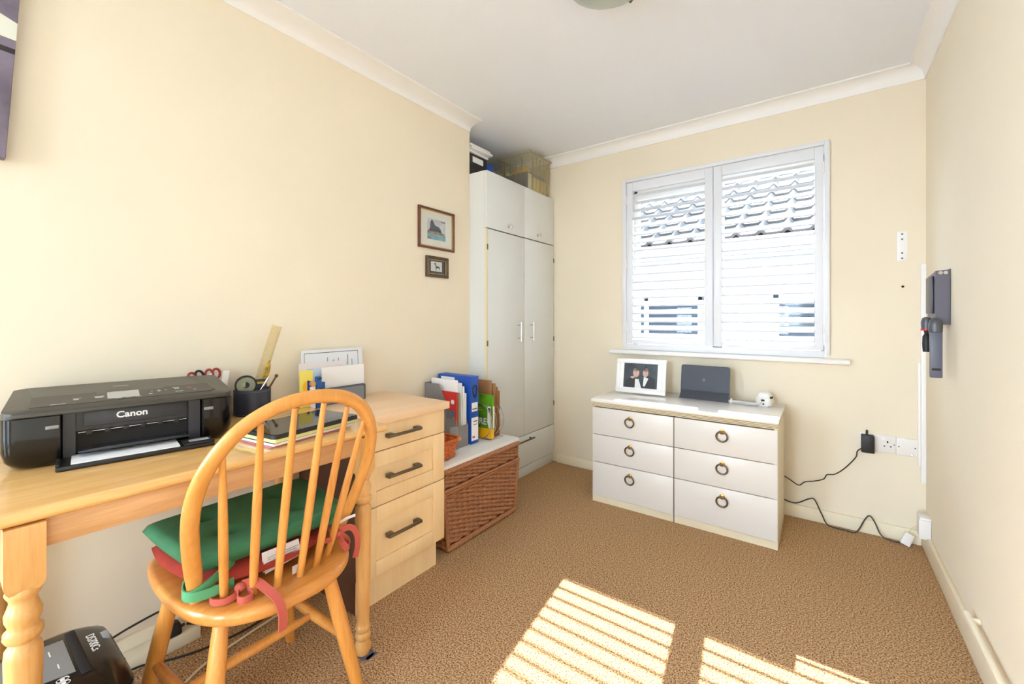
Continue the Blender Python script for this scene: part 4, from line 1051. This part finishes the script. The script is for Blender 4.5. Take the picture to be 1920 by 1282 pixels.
b = MB(); lidquad(b, .192, .225, .176, .188, .0006); b.build('lid_badge', mat('pale_badge', (160, 152, 146), .4), t, smooth=False, keepn=True)
# front inside the notch
b = MB(); b.box(.0925, .380, .040, .046, .075, .1275); b.box(.0925, .115, .030, .046, .006, .1275); b.box(.352, .380, .028, .046, .006, .1275); b.build('front_panel', M_panelb, t, smooth=False)
b = MB(); b.box(.13, .345, .028, .041, .086, .126, .002); b.build('output_cover', M_panelb, t)
b = MB(); b.box(.116, .351, .041, .0465, .020, .076); b.build('paper_slot', M_hole, t, smooth=False)
b = MB(); b.sweep([(.12, .039, .071), (.348, .039, .071)], .0016, n=8); b.build('roller_bar', M_chrome, t)
for k in range(6):
    b = MB(); x = .140 + k * .037; b.box(x - .006, x + .006, .034, .042, .064, .076, .002); b.build('star_wheel_holder', M_blackm, t)
b = MB(); b.box(.12, .348, -.008, .040, .026, .032, .002); b.box(.14, .33, -.012, -.006, .030, .035, .001); b.build('output_tray', M_panelb, t)
b = MB(); b.box(.082, .402, -.062, .040, .001, .012, .003); b.box(.082, .090, -.062, .0, .012, .020, .002); b.box(.33, .402, -.060, .0, .012, .0175, .002); b.build('paper_tray', M_blackm, t)
b = MB(); b.box(.345, .392, -.040, -.016, .0175, .018); b.build('tray_sticker', mat('pale_sticker', (190, 192, 196), .4), t, smooth=False)
b = MB(); b.box(.108, .322, -.055, .036, .0125, .0155); b.build('paper_stack', M_paper, t, smooth=False)
lettering('brand_lettering', 'Canon', .0235, M_letterw, t, frame((.226, .0274, .108), (1, 0, 0), (0, 0, 1), (0, -1, 0)), fat=.0006, sx=1.05)
for x in (.075, .397):
    b = MB(); b.box(x - .012, x + .012, -.0015, .004, .096, .105, .002); b.build('tray_catch', M_grey, t)

# ================================================================== desk-top things
t = thing('scissors_pot', 'dark pot half hidden behind the printer holding scissors', 'pot', (-1.836, .632, ZD))
b = MB(); b.lathe([(0, .030), (.11, .032), (.11, .029), (.006, .027)], (0, 0, 0), 24); b.build('pot', M_blackm, t)
def scissors(label, dx, dy, lean, m2):
    t = thing('scissors', label, 'scissors', (-1.836 + dx, .632 + dy, ZD + .03), R(82), 'scissors in the pot behind the printer')
    L_ = Matrix.Rotation(R(lean), 4, 'Y')
    for sgn in (-1, 1):
        b = MB(); b.sweep([L_ @ Vector((sgn * .011 + .012 * math.cos(a), 0, .135 + .018 * math.sin(a))) for a in [2 * PI * k / 24 for k in range(24)]], .0042, n=8, closed=True); b.build('handle_loop', M_mixed if sgn < 0 else m2, t)
        b = MB(); b.sweep([L_ @ Vector((sgn * .006, .001 * sgn, .12)), L_ @ Vector((-sgn * .004, .001 * sgn, .02))], .0055, .0012, normal=(0, 1, 0), n=8); b.build('blade', M_steel, t)
M_mixed = mat('dark_red_handle', (150, 50, 44), .4)
scissors('left scissors with red and black loops in the pot behind the printer', -.004, -.030 + .010, -16, M_blackm)
scissors('right scissors with red loops in the pot behind the printer', -.004, .004, -4, M_mixed)
def stick(name, label, base, tip, r, m, cat='pen', grp=None, capm=None):
    t = thing(name, label, cat, base, 0, grp); v = Vector(tip) - Vector(base)
    b = MB(); b.sweep([(0, 0, 0), v * .93, v], [r, r, r * .55], n=10); b.build('barrel', m, t)
    if capm: b = MB(); b.sweep([v * .62, v * .97, v * 1.0], [r * 1.12, r * 1.12, r * .8], n=10); b.build('cap', capm, t)
    return t
zp = ZD + .01
stick('pen', 'blue pen with white cap in the pot behind the printer', (-1.828, 0.628, zp), (-1.828, 0.615, zp + .160), .005, mat('light_blue_pen', (70, 150, 200), .35), grp='pens in the pot behind the printer', capm=M_white)
stick('pen', 'teal pen leaning right in the pot behind the printer', (-1.833, 0.638, zp), (-1.828, 0.666, zp + .152), .0055, mat('teal_pen', (30, 110, 160), .35), grp='pens in the pot behind the printer', capm=mat('navy_cap', (24, 60, 110), .35))
stick('pen', 'short black pen at the right of the pot behind the printer', (-1.846, 0.644, zp), (-1.846, 0.672, zp + .148), .005, M_blackm, grp='pens in the pot behind the printer')
b = MB(); b.box(-.001, .001, -.011, .011, 0, .165); o = b.build('plastic_strip', M_white, loc=(-1.822, 0.642, zp + .002)); o.rotation_euler = (R(-8), 0, 0); tag(o, 'flat white plastic strip standing in the pot behind the printer', 'strip')
# navy pen pot
PX, PY = -1.802, .748
t = thing('pen_pot', 'round navy leather pen pot standing beside the printer', 'pen pot', (PX, PY, ZD))
b = MB(); b.lathe([(0, .061), (.002, .063), (.096, .063), (.098, .0615), (.098, .058), (.006, .057)], (0, 0, 0), 44); b.build('pot', M_navy, t)
b = MB(); b.lathe([(.006, .0637), (.0075, .0637)], (0, 0, 0), 40, cap=False); b.lathe([(.090, .0637), (.0915, .0637)], (0, 0, 0), 40, cap=False); b.build('stitching', mat('pale_stitch', (110, 116, 130), .7), t)
t = thing('tape_roll', 'black reel of clear tape sticking out of the navy pen pot', 'tape', (PX + .012, PY - .028, ZD + .098), R(70))
b = MB(); b.sweep([(.034 * math.cos(a), 0, .018 + .034 * math.sin(a)) for a in [2 * PI * k / 36 for k in range(36)]], .003, .010, normal=(0, 1, 0), rect=True, closed=True); b.build('rim', M_blackm, t)
b = MB(); b.lathe([(-.007, .031), (.007, .031), (.007, .012), (-.007, .012), (-.007, .031)], (0, 0, .018), 30, axis='y', cap=False); b.build('tape', mat('yellowish_clear_tape', (150, 156, 130), .25), t)
t = thing('calculator_case', 'black wallet case with yellow label in the navy pen pot', 'case', (PX + .005, PY + .012, ZD + .045), R(78))
b = MB(); b.box(-.036, .036, -.006, .006, 0, .088, .004); b.build('case', M_navy, t)
b = MB(); b.box(-.004, .024, -.0068, -.006, .070, .078); b.build('label', mat('yellow_label', (220, 200, 60), .5), t, smooth=False)
b = MB(); b.box(0.0, .020, -.0072, -.0068, .073, .0745); b.build('label_print', M_dark, t, smooth=False)
t = thing('ruler', 'clear plastic ruler leaning out of the navy pen pot', 'ruler', (PX - .024, PY + .003, ZD + .012), R(84))
Mr = Matrix.Rotation(R(17), 4, 'Y') @ Matrix.Rotation(R(-2), 4, 'X')
b = MB(); b.box(-.019, .019, -.0012, .0012, 0, .345, .0004, M=Mr); b.build('blade', M_ruler, t)
b = MB()
for k in range(60):
    z = .03 + k * .005; w_ = .009 if k % 2 == 0 else .005
    b.face([Mr @ Vector(p) for p in ((.018 - w_, -.0016, z), (.018, -.0016, z), (.018, -.0016, z + .0007), (.018 - w_, -.0016, z + .0007))])
for k in range(28):
    z = .03 + k * .0111
    b.face([Mr @ Vector(p) for p in ((-.018, -.0016, z), (-.011 + .003 * (k % 2), -.0016, z), (-.011 + .003 * (k % 2), -.0016, z + .0007), (-.018, -.0016, z + .0007))])
b.build('scale_marks', M_dark, t, smooth=False, keepn=True)
t = thing('letter_opener', 'gold tortoiseshell letter opener leaning in the navy pen pot', 'letter opener', (PX + .016, PY + .010, ZD + .03), 0)
v0 = Vector((0, 0, 0)); v1 = Vector((-.01, .052, .175)); P = [v0.lerp(v1, k / 10) for k in range(11)]
b = MB(); b.sweep(P, [.003, .003, .003, .003, .004, .007, .010, .012, .012, .009, .002], [.0015] * 11, normal=(1, 0, .1), n=10); b.build('blade', mat('amber_tortoiseshell', (168, 138, 50), .25, var=(70, .5)), t)
stick('ballpoint_pen', 'silver ballpoint pen leaning right in the navy pen pot', (PX + .014, PY - .012, ZD + .035), (PX + .034, PY + .046, ZD + .142), .0045, M_chrome)
t = stick('wooden_stick', 'dark brown carved stick leaning out right of the navy pen pot', (PX + .005, PY + .022, ZD + .03), (PX + .016, PY + .083, ZD + .140), .0035, mat('dark_brown_wood', (84, 56, 40), .4), cat='stick')
b = MB(); b.ball((.011, .061, .110), .006, .007, .007, n=12, m=8); b.build('carved_head', bpy.data.materials['dark_brown_wood'], t)

# letter rack with papers (stands on the drawer unit behind the desk corner)
ZU = .757
t = thing('letter_rack', 'grey metal letter rack full of papers at the back of the drawer unit', 'letter rack', (-1.80, 1.105, ZU))
def rplate(b, x, z1, y0=-.135, y1=.130, th=.003):
    pts = [(y0, 0.004), (y1, 0.004)] + arc(y1 - .012, z1 - .012, .012, 0, 90, 5) + arc(y0 + .012, z1 - .012, .012, 90, 180, 5)
    b.prism(pts, x, x + th, 'yz')
b = MB(); rplate(b, .030, .075); b.build('front_plate', M_greyd, t)
b = MB(); rplate(b, .0332, .066, -.126, .121, .0006); b.build('front_inlay', mat('mid_grey_inlay', (126, 132, 142), .35), t)
b = MB(); rplate(b, -.040, .12); b.build('back_plate', M_greyd, t)
b = MB(); b.box(-.040, .033, -.135, .13, 0, .004); b.build('base', M_greyd, t, smooth=False)
def sheet(label, x, y0, y1, z0, z1, m, tilt_=0., marks=None, name='paper_sheet', cat='papers', th=.0025, curl=0.):
    tt = thing(name, label, cat, (-1.80 + x, 1.105, ZU + .005), 0, 'papers in the grey letter rack')
    b = MB(); rings = []
    for k in range(9):
        f = k / 8; y = y0 + (y1 - y0) * f; xx = tilt_ * 0 - curl * (1 - f) ** 2
        rings.append([(xx, y, z0), (xx + th, y, z0), (xx + th + tilt_, y, z1 - .012 * curl * 30 * (1 - f) ** 2), (xx + tilt_, y, z1 - .012 * curl * 30 * (1 - f) ** 2)])
    b.loft(rings); b.build('sheet', m, tt, smooth=False)
    if marks: marks(tt)
def formmarks(tt):
    b = MB()
    def mk(y0, y1, z0, z1): b.face([(.0029 - .010 * (z0 / .238), y0, z0), (.0029 - .010 * (z0 / .238), y1, z0), (.0029 - .010 * (z1 / .238), y1, z1), (.0029 - .010 * (z1 / .238), y0, z1)])
    mk(-.135, .130, .222, .2245); mk(.128, .130, .13, .224); mk(-.137, -.135, .13, .224)
    for (y, z0, z1) in ((-.095, .16, .19), (-.055, .17, .215), (-.028, .165, .20), (-.024, .165, .205), (.0, .175, .21), (.03, .17, .19), (.048, .175, .222), (.07, .17, .20)): mk(y + .025, y + .0275, z0 - .015, z1 - .015)
    b.build('form_print', M_greyd, tt, smooth=False, keepn=True)
sheet('tall white printed form at the back of the letter rack', -.023, -.147, .154, 0, .238, mat('cool_white_paper', (224, 228, 234), .7), -.010, formmarks, curl=.005)
sheet('pale paper with red print in the middle of the letter rack', -.014, -.165, .06, 0, .182, mat('pinkish_paper', (232, 222, 222), .7), -.01)
sheet('blue edged leaflet standing in the letter rack behind the white envelope', -.002, -.135, .05, 0, .158, mat('pale_blue_leaflet', (196, 214, 230), .6), -.006)
sheet('large blank white envelope at the front of the letter rack', .012, -.080, .133, 0, .160, M_paper, -.004, name='envelope', cat='envelope', th=.006)
# yellow leaflet and blue clip in front of the rack
t = thing('yellow_notepad', 'upright yellow notepad with sun pattern beside the letter rack', 'notepad', (-1.752, .938, ZD), R(-6))
b = MB(); b.box(-.012, 0, -.026, .026, 0, .152, .001); b.build('pad', mat('lemon_yellow_card', (232, 214, 96), .6), t, smooth=False)
b = MB()
def fq(pts, mi): b.face([(.0006 + .0002 * mi, y, z) for (y, z) in pts], mi)
fq([(-.016 + (.018 if k % 2 else .013) * math.cos(PI / 2 + PI * k / 16) * 1.0 + .016, .085 + (.026 if k % 2 else .020) * math.sin(PI / 2 + PI * k / 16)) for k in range(17)], 0)
fq([(.002 + .022 * math.cos(-PI / 2 + PI * k / 12), .085 + .026 * math.sin(-PI / 2 + PI * k / 12)) for k in range(13)], 1)
b.build('sun_print', [mat('sun_yellow', (240, 180, 20), .6), mat('deep_blue_print', (28, 42, 140), .6)], t, smooth=False, keepn=True)
t = thing('blue_clip_holder', 'blue plastic clip gadget with cork standing before the letter rack', 'clip', (-1.742, .982, ZU + .0 if False else ZU))
b = MB(); b.box(-.010, .010, -.010, .012, 0, .135, .003); b.box(-.008, .008, .010, .030, .055, .11, .004); b.build('clip_body', mat('mid_blue_plastic', (26, 82, 150), .35), t)
b = MB(); b.box(.010, .012, -.006, .010, .135 - .012, .135 - .004); b.lathe([(.010, .012), (.014, .012)], (0, .006, .075), 16, axis='x'); b.build('clip_ring', M_navy, t)
b = MB(); b.lathe([(.014, .006), (.018, .0065)], (0, .006, .075), 14, axis='x'); b.build('copper_stud', mat('copper', (200, 130, 100), .35, .7), t)
b = MB(); b.box(-.006, .006, -.034, -.013, 0, .095, .002); b.build('white_arm', M_wplate, t)
b = MB(); b.lathe([(-.007, .011), (.009, .011)], (0, -.024, .106), 16, axis='x'); b.build('cork_stud', mat('cork', (196, 158, 104), .8), t)

# stack of pads and tablet
ang_t = R(99.5)
def pad(name, label, x0, y0, w_, d_, z0, z1, m, cat, rz, r=.004):
    tt = thing(name, label, cat, (x0, y0, z0), rz)
    return tt, w_, d_, z1 - z0
tt = thing('notebook', 'dusky pink notebook at the bottom of the stack on the desk', 'notebook', (-1.268, .575, ZD), R(97)); b = MB(); b.box(0, .24, 0, .165, 0, .006, .0015); b.build('cover', mat('dusky_pink_cover', (176, 110, 116), .5), tt)
tt = thing('letter_pad', 'white letter pad with dark edge line in the desk stack', 'notepad', (-1.262, .580, ZD + .0062), R(98.5)); b = MB(); b.box(0, .292, 0, .185, 0, .007, .001); b.build('sheets', M_paper, tt)
b = MB(); b.box(-.0004, .2924, -.0004, .1854, .007, .0085); b.build('backing_card', M_navy, tt, smooth=False)
tt = thing('legal_pad', 'lime yellow writing pad directly under the black tablet', 'notepad', (-1.258, .582, ZD + .0150), R(98.5)); b = MB(); b.box(0, .29, 0, .185, 0, .011, .001); b.build('sheets', mat('lime_yellow_paper', (224, 228, 150), .7), tt)
tt = thing('tablet', 'glossy black tablet lying on the pile of writing pads', 'tablet', (-1.254, .578, ZD + .0265), R(97.5))
b = MB(); b.prism([(x, y) for (x, y) in rrect(0, .305, 0, .20, .018)], 0, .011, 'xy'); b.build('case', M_blackm, tt)
b = MB(); b.prism([(x, y) for (x, y) in rrect(.004, .301, .004, .196, .016)], .011, .0125, 'xy'); b.build('screen', mat('tablet_black_glass', (14, 14, 18), .06, spec=.35), tt)

# ================================================================== under the desk: shredder, extension lead, cords
t = thing('paper_shredder', 'black paper shredder with grey top panel under the desk', 'shredder', (-1.44, .155, 0))
M_shb = mat('shredder_black', (24, 22, 22), .3, coat=.2)
def shr(z, x0, x1, y0, y1, r=.03): return [(x, y, z) for (x, y) in arc(x1 - r, y1 - r, r, 0, 90) + arc(x0 + r, y1 - r, r, 90, 180) + arc(x0 + r, y0 + r, r, 180, 270) + arc(x1 - r, y0 + r, r, 270, 360)]
b = MB(); b.loft([shr(0, -.14, .13, -.10, .10), shr(.20, -.155, .15, -.115, .115)]); b.build('bin', M_shb, t)
b = MB(); b.loft([shr(.20, -.165, .165, -.128, .132, .04), shr(.24, -.168, .178, -.132, .136, .05), shr(.285, -.166, .166, -.130, .134, .055), shr(.315, -.160, .140, -.122, .124, .06), shr(.328, -.145, .115, -.105, .105, .06), shr(.332, -.13, .10, -.09, .09, .05)]); b.build('head', M_shb, t, angle=50)
b = MB(); b.box(-.125, .085, .050, .068, .3325, .3345, .0008); b.build('feed_slot', M_hole, t)
b = MB(); b.prism([(-.115, -.075), (.025, -.075), (.020, -.045), (.045, -.02), (.06, .044), (-.10, .044)], .3322, .3335, 'xy'); b.build('grey_panel', mat('shredder_grey_panel', (128, 130, 130), .4), t)
b = MB(); b.box(-.04, .01, -.015, -.012, .3336, .3340); b.box(-.07, -.045, .015, .0175, .3336, .3340); b.box(.0, .02, .022, .024, .3336, .3340); b.build('panel_lines', M_letterw, t, smooth=False)
b = MB(); b.box(-.075, -.040, .104, .122, .314, .3265, .003, M=None); b.build('switch', mat('pale_blue_switch', (160, 176, 186), .35), t)
lettering('model_lettering', 'DS700Cs', .022, M_letterw, t, frame((-.030, .087, .3325), (1, 0, 0), (0, 1, 0), (0, 0, 1)))
b = MB()
for cx in (.070, .086):
    b.sweep([(cx + .0075 * math.cos(a), -.0 + .022 + .010 * math.sin(a), .3338) for a in [2 * PI * k / 20 for k in range(20)]], .0008, n=6, closed=True)
    b.box(cx - .004, cx + .004, .018, .025, .333, .3345)
b.build('warning_symbols', M_letterw, t)
b = MB(); P = [Vector(p) for p in shr(.288, -.166, .1665, -.1305, .1345, .055)]; b.sweep(P, .0012, n=6, closed=True); b.build('trim_line', M_grey, t)
b = MB()
lettering('brand_lettering', 'Fellowes', .021, M_letterw, t, frame((.100, -.052, .3338), (0, -1, 0), (1, 0, 0), (0, 0, 1)), fat=.0003)
b = MB(); b.sweep([(.086, -.105, .3336), (.116, -.100, .3330), (.116, -.002, .3330), (.086, -.002, .3336)], .001, n=6, closed=True); b.build('brand_outline', M_letterw, t)

t = thing('extension_lead', 'cream extension socket block on the carpet against the left wall', 'extension lead', (-1.822, .445, 0), R(90))
b = MB(); b.box(-.13, .13, -.030, .030, 0, .045, .005); b.build('block', mat('cream_plastic', (224, 216, 190), .4), t)
for xx in (-.085,):
    b = MB(); b.box(xx - .003, xx + .003, .008, .017, .0448, .0456); b.box(xx - .015, xx - .008, -.010, -.005, .0448, .0456); b.box(xx + .008, xx + .015, -.010, -.005, .0448, .0456); b.build('pin_holes', M_hole, t, smooth=False)
t = thing('mains_plug', 'black mains plug in the cream extension socket', 'plug', (-1.822, .50, .0452))
b = MB(); b.loft([[(x, y, z) for (x, y) in rrect(-.024 * s_, .024 * s_, -.023 * s_, .023 * s_, .012 * s_)] for (z, s_) in ((0, 1), (.022, .98), (.034, .8), (.040, .5))]); b.build('body', M_blackm, t)
b = MB(); b.sweep([(.0, .018, .014), (.0, .034, .014)], .005, n=8); b.build('cord_grip', M_blackm, t)
cord('plug_cord', 'black cord rising from the mains plug behind the shredder', [(-1.822, .54, .058), (-1.80, .575, .05), (-1.79, .56, .10), (-1.83, .50, .135), (-1.84, .40, .125), (-1.845, .30, .10), (-1.84, .18, .08)], .0035, M_cord)
cord('black_flex', 'black flex running along the carpet behind the chair legs', [(-1.835, .26, .01), (-1.782, .31, .02), (-1.775, .40, .02), (-1.76, .46, .006), (-1.72, .55, .005), (-1.70, .68, .005), (-1.72, .80, .005)], .0035, M_cord)
cord('cream_flex', 'cream flex lying across the carpet under the desk', [(-1.685, .80, .005), (-1.665, .66, .005), (-1.64, .54, .005), (-1.60, .46, .005), (-1.585, .38, .005), (-1.62, .30, .005)], .0035, M_cordw)
